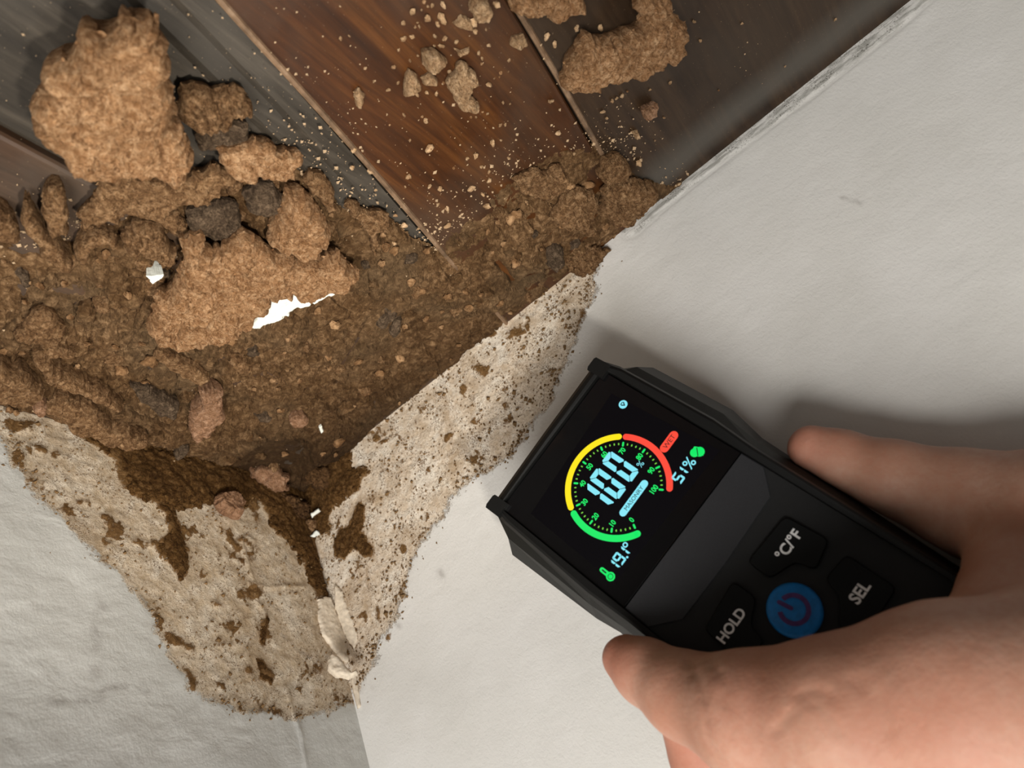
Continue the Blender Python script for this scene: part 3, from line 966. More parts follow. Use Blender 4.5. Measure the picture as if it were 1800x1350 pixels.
for lab, pts, lift, T, m_ in [
    ('long brown crust band along the top of the left wall', c2((240, 1020), (300, 1010), (400, 1050), (500, 1130), (600, 1180), (700, 1210), (660, 1238), (520, 1235), (400, 1190), (300, 1140), (230, 1080)), 9, 3.5, MUD_DULL),
    ('lowest mud crust block at the left side of the picture', c2((-60, 880), (0, 885), (100, 900), (190, 960), (200, 990), (160, 1030), (80, 1040), (0, 1020), (-60, 1010)), 10, 4, MUD_DULL),
    ('rounded ridge of mud running diagonally above the long crust band', c2((140, 820), (200, 805), (260, 890), (400, 955), (560, 1050), (520, 1070), (340, 985), (230, 935), (160, 880)), 8, 3.5, MUD_DULL),
    ('crumbly pale brown mud mound near the left side of the picture', c2((60, 720), (110, 690), (140, 650), (210, 630), (270, 660), (300, 720), (280, 790), (200, 780), (120, 760), (70, 740)), 6, 3, MUD_DULL),
    ('small red brown mud cube in the gap beside the lowest block', c2((150, 1050), (190, 1035), (215, 1060), (200, 1090), (160, 1090), (135, 1070)), 9, 3, MUD_RED),
    ('flattened dull mud ridge between the mound and the dark slit', c2((150, 810), (240, 790), (330, 815), (350, 835), (250, 840), (170, 830)), 7, 2, MUD_DULL),
    ('dull mud shelf below the white flaked clod', c2((720, 800), (820, 830), (900, 870), (960, 930), (900, 960), (820, 920), (740, 870), (690, 830)), 6, 3, MUD_DULL),
    ('dark mud block split by a slit left of the pointed flake', c2((600, 960), (680, 980), (760, 1020), (820, 1060), (790, 1100), (700, 1080), (620, 1020)), 6, 3.5, MUD_GREY),
    ('grey brown rock of mud in the middle, under the flat plate', c1((840, 960), (900, 930), (970, 900), (1060, 910), (1090, 960), (1080, 1020), (1000, 1060), (930, 1050), (860, 1010)), 5, 4.5, MUD_GREY),
    ('grey brown rock of mud left of the bright triangular clod', c1((1090, 860), (1160, 820), (1230, 830), (1275, 880), (1260, 950), (1190, 960), (1130, 940)), 5, 4, MUD_GREY),
    ('dark lump beneath the knobbly lump on the grey board', c1((880, 600), (960, 590), (1050, 540), (1120, 560), (1130, 620), (1060, 650), (980, 670), (900, 660)), 3, 3, MUD_GREY),
]:
    clod('mud_clod', lab, pts, lift, T, m_, 0.9)
# clods on the reddish and the dark boards
for lab, pts, lift, T, m_, s_ in [
    ('S-shaped light brown mud clod on the dark board at the top', c3((1000, 300), (1060, 240), (1080, 180), (1160, 165), (1250, 170), (1290, 135), (1360, 105), (1335, 30), (1360, 0), (1400, -30), (1470, -30), (1475, 10), (1470, 50), (1530, 90), (1550, 150), (1545, 215), (1490, 270), (1430, 300), (1370, 350), (1290, 350), (1210, 360), (1150, 390), (1100, 425), (1060, 405), (1010, 390), (990, 350)), 9, 5, MUD, 0.9),
    ('mud clod cut off by the top of the picture over the board joint', c3((740, -60), (1070, -60), (1080, 0), (1075, 40), (1040, 60), (990, 85), (930, 70), (870, 60), (830, 85), (800, 60), (770, 20)), 6, 5, MUD, 0.9),
    ('rounded pale mud lump at the top of the reddish board', c3((580, 40), (600, -20), (650, -10), (675, 40), (650, 80), (610, 85)), 4, 4, MUD_PALE, 0.7),
    ('round pale mud crumb, topmost of the four on the reddish board', c3((365, 240), (420, 230), (470, 265), (440, 310), (400, 325), (365, 290)), 4, 3.5, MUD_PALE, 0.6),
    ('cone-shaped yellowish mud crumb, left one of the four on the reddish board', c3((285, 350), (310, 315), (340, 340), (355, 390), (330, 420), (280, 430)), 3, 3, MUD_PALE, 0.6),
    ('small flat mud crumb below the round one on the reddish board', c3((360, 350), (395, 330), (435, 350), (430, 380), (370, 375)), 2, 2, MUD_PALE, 0.6),
    ('long curved mud crumb, largest of the four on the reddish board', c3((520, 290), (540, 270), (590, 320), (605, 370), (570, 420), (600, 440), (625, 475), (600, 505), (540, 490), (510, 440), (480, 385), (505, 340)), 4, 3.5, MUD_PALE, 0.6),
    ('star-like mud crumb against the joint of the two right boards', c3((770, 170), (820, 150), (845, 195), (800, 220), (765, 205)), 2, 2.5, MUD_PALE, 0.6),
    ('small brown mud crumb alone on the dark board', c3((1355, 500), (1390, 480), (1425, 465), (1420, 520), (1370, 540)), 3, 2.5, MUD_RED, 0.6),
    ('fibrous grey flake alone on the reddish board', c3((50, 420), (80, 395), (105, 420), (90, 490), (65, 480)), 2, 1.6, MUD_PALE, 0.5),
    ('loose cluster of grit beside the rounded pale lump', c3((505, 100), (540, 60), (580, 90), (600, 130), (570, 130), (530, 115)), 1, 2, MUD_PALE, 0.5),
    ('pale triangular crumb on the dark board near the right wall', c3((1310, 595), (1340, 590), (1350, 620), (1325, 625)), 1, 1.5, MUD_PALE, 0.5),
    ('wing-shaped crumb above the long curved crumb', c3((505, 215), (535, 225), (580, 213), (570, 235), (530, 250)), 1, 1.5, MUD_PALE, 0.5),
    # where the crust meets the right wall
    ('lumpy mud knob where the board joint runs into the crust', c3((1150, 780), (1190, 710), (1250, 690), (1290, 720), (1300, 760), (1250, 790), (1180, 810)), 4, 5, MUD_DULL, 0.8),
    ('brown mud mass against the right wall at the end of the crust', c3((1170, 860), (1220, 830), (1300, 800), (1420, 830), (1390, 900), (1330, 960), (1290, 1000), (1230, 1000), (1160, 950)), 4, 6, MUD_DULL, 0.8),
    ('granular mud heap on the crust beside the board joint', c3((780, 800), (860, 760), (920, 770), (990, 740), (1020, 790), (1000, 850), (940, 900), (860, 880), (800, 850)), 3, 3, MUD_DULL, 0.8),
    ('smooth mud bulge in the middle of the right crust', c3((950, 960), (1000, 880), (1080, 850), (1140, 860), (1150, 920), (1130, 1000), (1040, 1030), (980, 1010)), 5, 4, MUD_DULL, 0.8),
    ('round dark mud nodule in the right crust', c3((920, 1130), (960, 1100), (1000, 1120), (1000, 1180), (960, 1210), (920, 1190)), 3, 4.5, MUD_GREY, 0.7),
]:
    clod('mud_clod', lab, pts, lift, T, m_, s_)
clod('mud_clod', 'ragged mud tongue hanging from the crust over the top of the right wall', c3((990, 1080), (1010, 1010), (1080, 960), (1150, 1000), (1150, 1090), (1205, 1130), (1155, 1220), (1095, 1268), (1040, 1235), (1000, 1190)), 0, 4, MUD_DULL, 0.8, p0=(0, 3, 3), n=(0, 0.8, 0.6), embed=5)
# in the corner itself
DG = (0.62, 0.62, 0.48)
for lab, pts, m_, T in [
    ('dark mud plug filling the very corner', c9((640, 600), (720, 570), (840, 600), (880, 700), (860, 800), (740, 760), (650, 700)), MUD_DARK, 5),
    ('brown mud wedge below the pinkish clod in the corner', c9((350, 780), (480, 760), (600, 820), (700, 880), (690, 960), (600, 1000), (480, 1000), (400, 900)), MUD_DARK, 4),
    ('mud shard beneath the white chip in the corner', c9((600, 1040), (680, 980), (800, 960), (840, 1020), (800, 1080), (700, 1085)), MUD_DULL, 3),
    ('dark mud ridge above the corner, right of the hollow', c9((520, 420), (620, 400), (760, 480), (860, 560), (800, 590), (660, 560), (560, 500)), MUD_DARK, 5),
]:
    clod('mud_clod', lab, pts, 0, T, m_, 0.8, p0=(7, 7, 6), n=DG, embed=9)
clod('mud_streak', 'brown mud strip running down the vertical corner of the walls', c9((590, 1160), (690, 1170), (730, 1220), (770, 1350), (820, 1460), (800, 1560), (740, 1500), (650, 1420), (600, 1290)), 0, 1.2, MUD_WALL, 0.7, p0=(1.2, 1.2, 0), n=(0.7, 0.7, 0), embed=2, cat='mud')
# white paint chips
for lab, pts, lift, kw in [
    ('white paint flake lying in dark crust left of the broad clod', c2((660, 475), (735, 468), (728, 490), (690, 512)), 8, {}),
    ('tiny white paint chip on the dark crust above the corner', c9((760, 300), (785, 290), (800, 325), (775, 342)), 6, {}),
    ('bright white paint chip in the corner on a mud shard', c9((702, 940), (760, 900), (772, 925), (712, 972)), 0, dict(p0=(12, 12, 6), n=DG)),
    ('white plaster chip at the corner, lower of the two', c9((690, 1110), (745, 1060), (775, 1095), (730, 1115)), 0, dict(p0=(11, 11, 6), n=DG)),
]:
    clod('paint_flake', lab, pts, lift, 0.6, FLAKE, 0.5, cat='paint flake', embed=11 if kw else 0.5, cracks=0, gran=0.1, **kw)

# ------------------------------------------------------------------ loose plaster in the corner
PLASTER = simple('bare_plaster', (0.70, 0.60, 0.47), 0.7, 0.3, 0.5, 0.6)
for lab, pts, T, p0, n in [
    ('peeling plaster strip, left of the two in the corner', c6((385, 620), (440, 612), (470, 680), (500, 760), (535, 850), (520, 900), (495, 885), (460, 845), (425, 805), (400, 780), (385, 700)), 1.6, (1.5, 0, 0), (1, 0.25, 0)),
    ('peeling plaster strip, right of the two in the corner', c6((465, 555), (500, 590), (520, 660), (550, 720), (568, 780), (548, 845), (520, 800), (490, 730), (462, 650)), 1.4, (0, 1.5, 0), (0.25, 1, 0)),
    ('rounded plaster drip at the foot of the peeling strips', c6((428, 890), (450, 858), (490, 880), (510, 915), (535, 940), (560, 925), (562, 948), (525, 968), (465, 962), (432, 930)), 2.6, (2, 2, 0), (0.7, 0.7, -0.1)),
    ('narrow plaster bead running down below the drip', c6((530, 955), (558, 945), (578, 1080), (560, 1095), (545, 1040)), 1.2, (1.2, 1.2, 0), (0.7, 0.7, 0)),
]:
    clod('plaster_strip', lab, pts, 0, T, PLASTER, 0.6, p0=p0, n=n, embed=2.5, cracks=0.0, gran=0.12, rough=0.35, cat='plaster', smooth=True)

# ------------------------------------------------------------------ loose crumbs, one object each


def pebble(seed, sub=2):
    bm = bmesh.new()
    bmesh.ops.create_icosphere(bm, subdivisions=sub, radius=0.5)
    v = np.array([p.co[:] for p in bm.verts])
    f1, _ = worley(v * 2.3 + seed * 3.1, seed)
    k = 0.92 + 0.75 * fbm(v * 1.6 + seed * 5.7, 3, seed) - 0.75 * (f1 - 0.4)
    for p, s_, q in zip(bm.verts, k, v):
        p.co = Vector(q * s_) * 0.001
    me = bpy.data.meshes.new('mud_crumb')
    bm.to_mesh(me)
    bm.free()
    me.polygons.foreach_set('use_smooth', [True] * len(me.polygons))
    return me


CR = []
for m_ in (MUD_PALE, MUD_PALE, MUD, MUD_DULL):
    for q in range(2):
        me = pebble(len(CR) + 3)
        me.materials.append(m_)
        CR.append(me)
first = {}


def crumb(a, size, n, kinds, label, group, name='mud_crumb', cat='mud crumb'):
    me = CR[random.choice(kinds)]
    src = first.get((name, me.name))
    if src is None:
        o = link(name, me)
        first[(name, me.name)] = o
    else:
        o = src.copy()
        COL.objects.link(o)
    o.location = Vector(W(np.array(a)))
    o.scale = [size * random.uniform(0.8, 1.25), size * random.uniform(0.7, 1.1), size * random.uniform(0.6, 0.9)]
    o.rotation_euler = [random.uniform(-0.4, 0.4), random.uniform(-0.4, 0.4), random.uniform(0, 6.28)]
    return tag(o, label, cat, group)


LIST_A = [(865, 85, 60), (1005, 140, 70), (1140, 140, 75), (1098, 220, 45), (1395, 190, 100), (1445, 285, 45), (785, 195, 35), (785, 345, 45), (860, 330, 35), (1075, 325, 30), (1165, 350, 40), (1275, 375, 40), (1130, 408, 50), (1070, 415, 25), (740, 450, 22), (845, 553, 28), (918, 508, 22), (695, 612, 35), (430, 622, 28), (508, 750, 24), (648, 825, 32), (735, 760, 30), (910, 865, 35), (1000, 845, 40), (1088, 860, 35), (1155, 757, 25), (1203, 652, 38), (1487, 475, 35), (1515, 530, 35), (1508, 582, 28), (1580, 412, 30), (1765, 550, 32), (1685, 665, 30), (1630, 718, 20), (1678, 708, 20), (1760, 658, 18), (1575, 770, 45), (1710, 943, 28), (1775, 955, 25), (1522, 1032, 26), (1565, 1045, 30), (1410, 1080, 30), (1460, 1080, 20), (1730, 1145, 35), (1685, 1155, 32), (790, 1057, 30), (985, 1115, 55), (955, 1075, 30), (1610, 1308, 50), (1690, 1295, 25), (655, 1152, 20), (200, 345, 30), (280, 325, 20), (890, 243, 22), (930, 235, 25), (915, 200, 22), (950, 80, 25), (1050, 35, 35), (1010, 50, 25), (1150, 25, 50), (975, 10, 30), (1550, 262, 24), (1400, 325, 18), (1640, 25, 60)]
LIST_B = [(285, 290, 60), (285, 440, 40), (475, 635, 30), (432, 475, 45), (935, 270, 65), (770, 215, 25), (745, 522, 42), (937, 600, 38), (1027, 615, 48), (1285, 620, 60), (1325, 340, 55), (1258, 370, 35), (1370, 438, 38), (1465, 230, 50), (1140, 448, 25), (1435, 480, 40), (1440, 550, 50), (1605, 365, 28), (1385, 670, 45), (1005, 760, 35), (1085, 790, 50), (1415, 770, 55), (730, 610, 25), (645, 850, 45), (725, 935, 60), (635, 1085, 50), (840, 960, 35), (1090, 930, 60), (580, 1265, 60)]
LIST_D = [(440, 115, 15), (480, 225, 20), (715, 128, 16), (195, 500, 18), (310, 460, 22), (585, 505, 14), (960, 370, 14), (1240, 103, 22), (40, 530, 30), (70, 510, 15), (275, 660, 15), (225, 790, 14), (130, 910, 45)]
LIST_C = [(925, 155, 30), (960, 190, 25), (1165, 115, 28), (1060, 120, 20), (1590, 95, 12), (1620, 180, 16), (1220, 450, 20), (1180, 500, 22), (1240, 440, 16), (940, 450, 22), (975, 595, 25), (1195, 530, 16), (1050, 690, 22), (300, 790, 25)]
pcs = [(560 + x * 340 / 1800, y * 340 / 1800, s_ * 340 / 1800) for x, y, s_ in LIST_A] + [(560 + x * 340 / 1639, 200 + y * 340 / 1639, s_ * 340 / 1639) for x, y, s_ in LIST_B] \
    + [(1080 + x * 560 / 1800, y * 560 / 1800, s_ * 560 / 1800) for x, y, s_ in LIST_D] + [(600 + x * K1, y * K1, s_ * K1) for x, y, s_ in LIST_C]
for x, y, s_ in pcs:
    u = ceil_uv([(x, y)])[0]
    mm = s_ / 4.3
    a = np.array([u[0], u[1], 0.28 * mm + 0.3])
    crumb(a, mm, None, [0, 1, 2, 3] if s_ > 6 else [2, 3, 4], 'tiny pale mud crumb stuck to the dark ceiling boards', 'loose crumbs on the ceiling boards')

def proj(a):
    c_ = (np.asarray(a) - CAM) @ R.T
    return np.stack([c_[:, 0] / -c_[:, 2] * F + CX, -c_[:, 1] / -c_[:, 2] * F + CY], 1)


# lumps that stand out of the crust: eight kinds, copied and turned
LUMP_LABEL, LUMP_GROUP = 'brown mud lump standing out of the mud crust', 'lumps in the mud crust'
lump_src, lump_at = [], []
while len(lump_at) < 85:
    px = (random.uniform(0, 1130), random.uniform(300, 830))
    u = ceil_uv([px])
    dl = poly_sd(u, cp)[0]
    if dl < 4 or any(np.hypot(*(u[0] - w_)) < 6 for w_ in lump_at):
        continue
    lump_at.append(u[0])
for k, u in enumerate(lump_at):
    hz = max(0.3, crust_h(u[None], np.array([[u[0], u[1], 0]]), np.array([8.0]))[0])
    if k < 10:
        nn = random.randint(6, 9)
        ph = sorted(random.uniform(0, 6.283) for _ in range(nn))
        ph = [6.283 * (i_ + random.uniform(-0.3, 0.3)) / nn for i_ in range(nn)]
        ra_, rb_ = random.uniform(3.2, 5.5), random.uniform(2.2, 3.6)
        P_ = np.array([(u[0] + ra_ * random.uniform(0.65, 1.25) * math.cos(t), u[1] + rb_ * random.uniform(0.65, 1.25) * math.sin(t), hz) for t in ph])
        o = clod('mud_lump', LUMP_LABEL, proj(P_), hz, random.uniform(1.6, 3.2), [MUD_DULL, MUD_DULL, CRUST, MUD_GREY, CRUST][k % 5], 0.8, seed=900 + k, group=LUMP_GROUP, cat='mud lump', embed=1.5, rough=1.4)
        lump_src.append(o)
    else:
        src = lump_src[k % 10]
        o = src.copy()
        COL.objects.link(o)
        o.location = Vector(W(np.array((u[0], u[1], hz + 1.2))))
        z_ = random.uniform(0.55, 1.35)
        o.scale = (z_, z_ * random.uniform(0.8, 1.2), z_)
        o.rotation_euler = (random.uniform(-0.15, 0.15), random.uniform(-0.15, 0.15), random.uniform(0, 6.28))
cpoly = ceil_uv(CRUST_PX)
n_l = 0
while n_l < 130:
    px = (random.uniform(0, 1130), random.uniform(300, 800))
    u = ceil_uv([px])
    if u[0, 0] < 3 or u[0, 1] < 3 or poly_sd(u, cpoly)[0] < -1:
        continue
    mm = random.choice([2, 2.5, 3, 3, 4, 5]) * random.uniform(0.8, 1.2)
    h = crust_h(u, np.c_[u, [0]], poly_sd(u, cpoly))[0]
    crumb((u[0, 0], u[0, 1], max(0.5, h) + 0.15 * mm), mm, None, [6, 7, 7], 'tiny brown mud nub standing out of the mud crust', 'nubs in the mud crust', 'mud_nub', 'mud lump')
    n_l += 1

# ------------------------------------------------------------------ specks nobody could count
OCT = np.array([(1, 0, 0), (-1, 0, 0), (0, 1, 0), (0, -1, 0), (0, 0, 1), (0, 0, -1)], float)
OF = [(0, 2, 4), (2, 1, 4), (1, 3, 4), (3, 0, 4), (2, 0, 5), (1, 2, 5), (3, 1, 5), (0, 3, 5)]


def specks(name, pts, sizes, mat, label):
    v, f = [], []
    for k, (p, s_) in enumerate(zip(pts, sizes)):
        o_ = OCT * s_ * rng.uniform(0.5, 1.3, (6, 1)) * rng.uniform(0.7, 1.5, (1, 3))
        a = rng.uniform(0, 6.28)
        v.append(p + o_)
        f += [tuple(i + 6 * k for i in q) for q in OF]
    me = mk(name, W(np.concatenate(v)), f, False)
    fix_normals(me)
    o = link(name, me, mat)
    return tag(o, label, 'dirt', None, 'stuff')


def scatter(poly, n, weight):
    lo, hi = poly.min(0) - 6, poly.max(0) + 6
    out = []
    while len(out) < n:
        q = rng.uniform(lo, hi, (4000, 2))
        q = q[(q > 0.5).all(1)]
        sd = poly_sd(q, poly)
        w = weight(q, sd)
        out += list(q[rng.uniform(0, 1, len(q)) < w])
    return np.array(out[:n])


SPECK = simple('dark_speck', (0.165, 0.098, 0.044), 0.9, 0.1)
SPECK_PALE = simple('pale_speck', (0.40, 0.28, 0.17), 0.9, 0.1)


def wr_w(q, sd):
    cl = np.clip(fbm(np.c_[q * 0.13, 0 * sd], 3, 77) + 0.45, 0.02, 1)
    return np.where(sd > 0, (0.25 + 0.75 * np.exp(-((sd - 1.5) / 3.0) ** 2)) * cl, np.exp(sd / 1.5) * 0.4 * cl)


q = scatter(right_uv(R_STAIN), 2500, wr_w)
specks('mud_specks', np.stack([q[:, 0], np.full(len(q), 0.05), q[:, 1]], 1), rng.gamma(3, 0.112, len(q)).clip(0.12, 1.0), SPECK, 'dark mud specks spattered over the stained band of the right wall')
q = scatter(left_uv(L_STAIN), 1300, wr_w)
specks('mud_specks', np.stack([np.full(len(q), 0.05), q[:, 0], q[:, 1]], 1), rng.gamma(4, 0.080, len(q)).clip(0.12, 0.9), SPECK, 'dark mud specks spattered over the stained part of the left wall')


def ce_w(q, sd):
    cl = np.clip(fbm(np.c_[q * 0.05, 0 * sd], 3, 99) + 0.4, 0.02, 1)
    return np.where(sd > 0, 0.06 * cl * np.clip(1 - sd / 15, 0, 1), np.exp(sd / 14.0) * cl)


bigp = ceil_uv([(-50, 0), (1500, 0), (1150, 330), (500, 850), (-50, 740)])
q = scatter(cpoly, 1500, ce_w)
dd = poly_sd(q, cpoly)
hh = crust_h(q, np.c_[q, 0 * dd], dd)
gt = specks('grit', np.stack([q[:, 0], q[:, 1], np.maximum(hh, 0.7)], 1), rng.gamma(3, 0.09, len(q)).clip(0.1, 0.9), SPECK_PALE, 'pale grit scattered around the crust')
del gt['category']
gt.parent = crust
q = scatter(bigp, 700, lambda q, sd: (sd > 0) * np.clip(fbm(np.c_[q * 0.03, 0 * sd], 3, 5) + 0.2, 0.03, 1))
specks('board_dust', np.stack([q[:, 0], q[:, 1], np.full(len(q), 0.5)], 1), rng.gamma(3, 0.05, len(q)).clip(0.06, 0.4), SPECK_PALE, 'dust specks over the wooden ceiling boards')

#@DEVICE
# ------------------------------------------------------------------ moisture meter
DR = np.array([[0.6024084, -0.69472659, -0.39301283], [0.79477123, 0.47656936, 0.37579295], [-0.07377548, -0.53873611, 0.83923809]])
DT = np.array([13.19131001, -17.9457313, -241.73984124])
meter = bpy.data.objects.new('moisture_meter', None)
COL.objects.link(meter)
mrot = Matrix((M3 @ R.T @ DR).tolist())
meter.matrix_world = Matrix.Translation(Vector(W(CAM + R.T @ DT))) @ mrot.to_4x4()
tag(meter, 'black handheld moisture meter with glowing round gauge, gripped against the right wall', 'moisture meter')

BODY = simple('black_plastic', (0.0062, 0.0064, 0.0056), 0.5, 0.22, 0.15, 2.0)
RIMM = simple('black_rubber', (0.0042, 0.0042, 0.0040), 0.5, 0.25, 0.1, 2.0)
PANEL = simple('dark_grey_plastic', (0.021, 0.021, 0.023), 0.55, 0.3, 0.1, 3.0)
PANEL2 = simple('keypad_grey', (0.0125, 0.0125, 0.0125), 0.6, 0.25, 0.1, 3.0)
KEYM = simple('black_key_rubber', (0.0028, 0.0032, 0.0030), 0.55, 0.2)
BLUE = simple('blue_key_rubber', (0.004, 0.17, 0.50), 0.5, 0.35)
RINGM = simple('dull_red_print', (0.090, 0.040, 0.15), 0.6, 0.2)
LEGEND = simple('grey_white_print', (0.90, 0.90, 0.89), 0.6, 0.2)
GLASS = simple('black_display_glass', (0.0035, 0.0033, 0.0036), 0.10, 0.35)
BACKLIT = glow('display_backlight', (0.55, 0.45, 0.60), 0.006)
BACKLIT.node_tree.nodes['Principled BSDF'].inputs['Base Color'].default_value = (0, 0, 0, 1)
BACKLIT.node_tree.nodes['Principled BSDF'].inputs['Specular IOR Level'].default_value = 0.1
G_GREEN = glow('lit_green', (0.0, 0.82, 0.13), 1.0)
G_LIME = glow('lit_lime', (0.22, 0.72, 0.06), 0.8)
G_YEL = glow('lit_yellow', (1.0, 0.80, 0.0), 1.0)
G_RED = glow('lit_red', (1.0, 0.065, 0.035), 1.0)
G_CYAN = glow('lit_cyan', (0.24, 0.80, 0.93), 1.0)
G_DARK = simple('unlit_letters', (0.01, 0.02, 0.02), 0.5, 0.2)


def dmesh(name, v, f, mat, parent=None, label=None, smooth=False, fix=True):
    me = mk(name, np.asarray(v, float) * 0.001, f, smooth)
    if fix:
        fix_normals(me)
    o = link(name, me, mat, parent if parent is not None else meter)
    if label:
        o['label'] = label
    return o


def loft(rings, cap0=True, cap1=True):
    n = len(rings[0])
    v = [p for r in rings for p in r]
    f = []
    for k in range(len(rings) - 1):
        for i in range(n):
            j = (i + 1) % n
            f.append((k * n + i, k * n + j, (k + 1) * n + j, (k + 1) * n + i))
    if cap0:
        f.append(tuple(reversed(range(n))))
    if cap1:
        f.append(tuple(range((len(rings) - 1) * n, len(rings) * n)))
    return v, f


def ring(pts, z): return [(x, y, z) for x, y in pts]


def scl(pts, k, c=(1.0, -58.0)): return [(c[0] + (x - c[0]) * k, c[1] + (y - c[1]) * k) for x, y in pts]


P0 = [(-27.8, 2.6), (0, 3.3), (28.8, 3.6), (30.6, -4), (31.8, -38), (30.8, -52), (30.0, -112), (26, -124), (1, -127), (-24, -124), (-28.0, -112), (-28.6, -52), (-29.5, -38), (-28.8, -4)]
P1 = [(-29.5, 4.0), (0, 4.6), (30.5, 5.0), (40.8, -3), (42, -34), (39, -46.5), (36, -112), (30, -129), (1, -133), (-28, -129), (-33, -112), (-34.2, -46), (-35.6, -38), (-37.6, -2.5)]
IN0 = [(-26.6, 0.9), (0, 0.9), (27.4, 0.9), (27.9, -4), (28.2, -38), (28.3, -52), (28.2, -112), (24.5, -121.5), (1, -124), (-22, -121.5), (-26.4, -112), (-26.6, -52), (-26.7, -38), (-26.7, -4)]
v, f = loft([ring(scl(P1, 0.84), -29), ring(scl(P1, 0.94), -27), ring(P1, -20), ring([(a * 0.5 + b * 0.5, c * 0.5 + d * 0.5) for (a, c), (b, d) in zip(P1, P0)], -8.5), ring(scl(P0, 1.03), -4.2)], True, True)
dmesh('housing', v, f, BODY)
v, f = loft([ring(scl(P0, 1.022), -4.2), ring(scl(P0, 1.03), -3.4), ring(scl(P0, 1.03), -1.0), ring(P0, 1.0), ring(scl(P0, 0.975), 1.5), ring(scl(IN0, 1.0), 1.2), ring(IN0, -1.4)], False, True)
bz = dmesh('bezel', v, f, RIMM)
for x0, x1, y1 in ((-29.2, -24.2, 4.9), (24.8, 29.8, 5.4)):
    v, f = loft([ring([(x0, -1), (x1, -1), (x1 - 0.3, y1 - 0.4), (x1 - 1, y1), (x0 + 0.8, y1), (x0 - 0.2, y1 - 0.5)], z) for z in (-7, -0.2, 1.7)])
    dmesh('corner_lug', v, f, RIMM)
v, f = loft([ring(scl([(-24, -8), (26, -8), (28, -34), (22, -42), (-20, -42), (-26, -34)], k, (1, -25)), z) for z, k in ((-29, 1), (-43, 0.92), (-44, 0.88))])
dmesh('sensor_pad', v, f, KEYM)

# display glass and what it shows
GP = [(-26.4, 0.5), (27.3, 0.5), (28.0, -49.6), (-26.4, -48.6)]
v, f = loft([ring(GP, -1.4), ring(GP, -0.15), ring(scl(GP, 0.995, (0.5, -24)), 0.0)])
glass = dmesh('display_glass', v, f, GLASS)
AP = [(-22.2, -8.6), (22.5, -6.2), (25.4, -44.5), (-22.8, -42.5)]
dmesh('backlit_area', ring(AP, 0.03), [(0, 1, 2, 3)], BACKLIT, glass, None, False, False)
ZG = 0.08


def flat(name, polys, mat, parent=None, z=ZG, label=None):
    v, f = [], []
    for p in polys:
        b = len(v)
        v += [(x, y, z) for x, y in p]
        f.append(tuple(range(b, b + len(p))))
    me = mk(name, np.array(v) * 0.001, f, False)
    bm = bmesh.new()
    bm.from_mesh(me)
    for q in bm.faces:
        q.normal_update()
        if q.normal.z < 0:
            q.normal_flip()
    bm.to_mesh(me)
    bm.free()
    o = link(name, me, mat, parent or glass)
    if label:
        o['label'] = label
    return o


def disc(x, y, r, n=14, ry=None): return [(x + r * math.cos(6.2832 * k / n), y + (ry or r) * math.sin(6.2832 * k / n)) for k in range(n)]


def capsule(a, b, r, n=7):
    a, b = np.array(a, float), np.array(b, float)
    t = math.atan2(*(b - a)[::-1])
    return [tuple(b + r * np.array([math.cos(t - 1.5708 + 3.1416 * k / n), math.sin(t - 1.5708 + 3.1416 * k / n)])) for k in range(n + 1)] + \
           [tuple(a + r * np.array([math.cos(t + 1.5708 + 3.1416 * k / n), math.sin(t + 1.5708 + 3.1416 * k / n)])) for k in range(n + 1)]


DC = np.array([0.0, -26.0])


def arc(d0, d1, ro, ri, n=40):
    rm, hw = (ro + ri) / 2, (ro - ri) / 2
    polys = []
    for k in range(n):
        a, b = (math.radians(d0 + (d1 - d0) * q / n) for q in (k, k + 1))
        polys.append([(DC[0] + r * math.cos(t), DC[1] + r * math.sin(t)) for r, t in ((ri, a), (ro, a), (ro, b), (ri, b))])
    for d in (d0, d1):
        t = math.radians(d)
        polys.append(disc(DC[0] + rm * math.cos(t), DC[1] + rm * math.sin(t), hw))
    return polys


flat('gauge_arc', arc(240, 157, 16.45, 14.45), G_GREEN, label='green arc of the gauge')
flat('gauge_arc', arc(149, 96 - 60, 16.45, 14.55), G_YEL, label='yellow arc of the gauge')
flat('gauge_arc', arc(28, -58, 16.45, 14.55), G_RED, label='red arc of the gauge')
dots, big = [], []
for k in range(0, 51):
    t = math.radians(240 - 300 * k / 50)
    c_ = DC + 13.15 * np.array([math.cos(t), math.sin(t)])
    d_ = np.array([math.cos(t), math.sin(t)]) * 0.32
    if k % 5:
        dots.append(capsule(c_ - d_ * 0.5, c_ + d_ * 0.5, 0.20))
    else:
        big.append(capsule(c_ - d_ * 1.6, c_ + d_ * 1.3, 0.30))
flat('gauge_ticks', dots, G_LIME)
flat('gauge_ticks', big, G_GREEN)


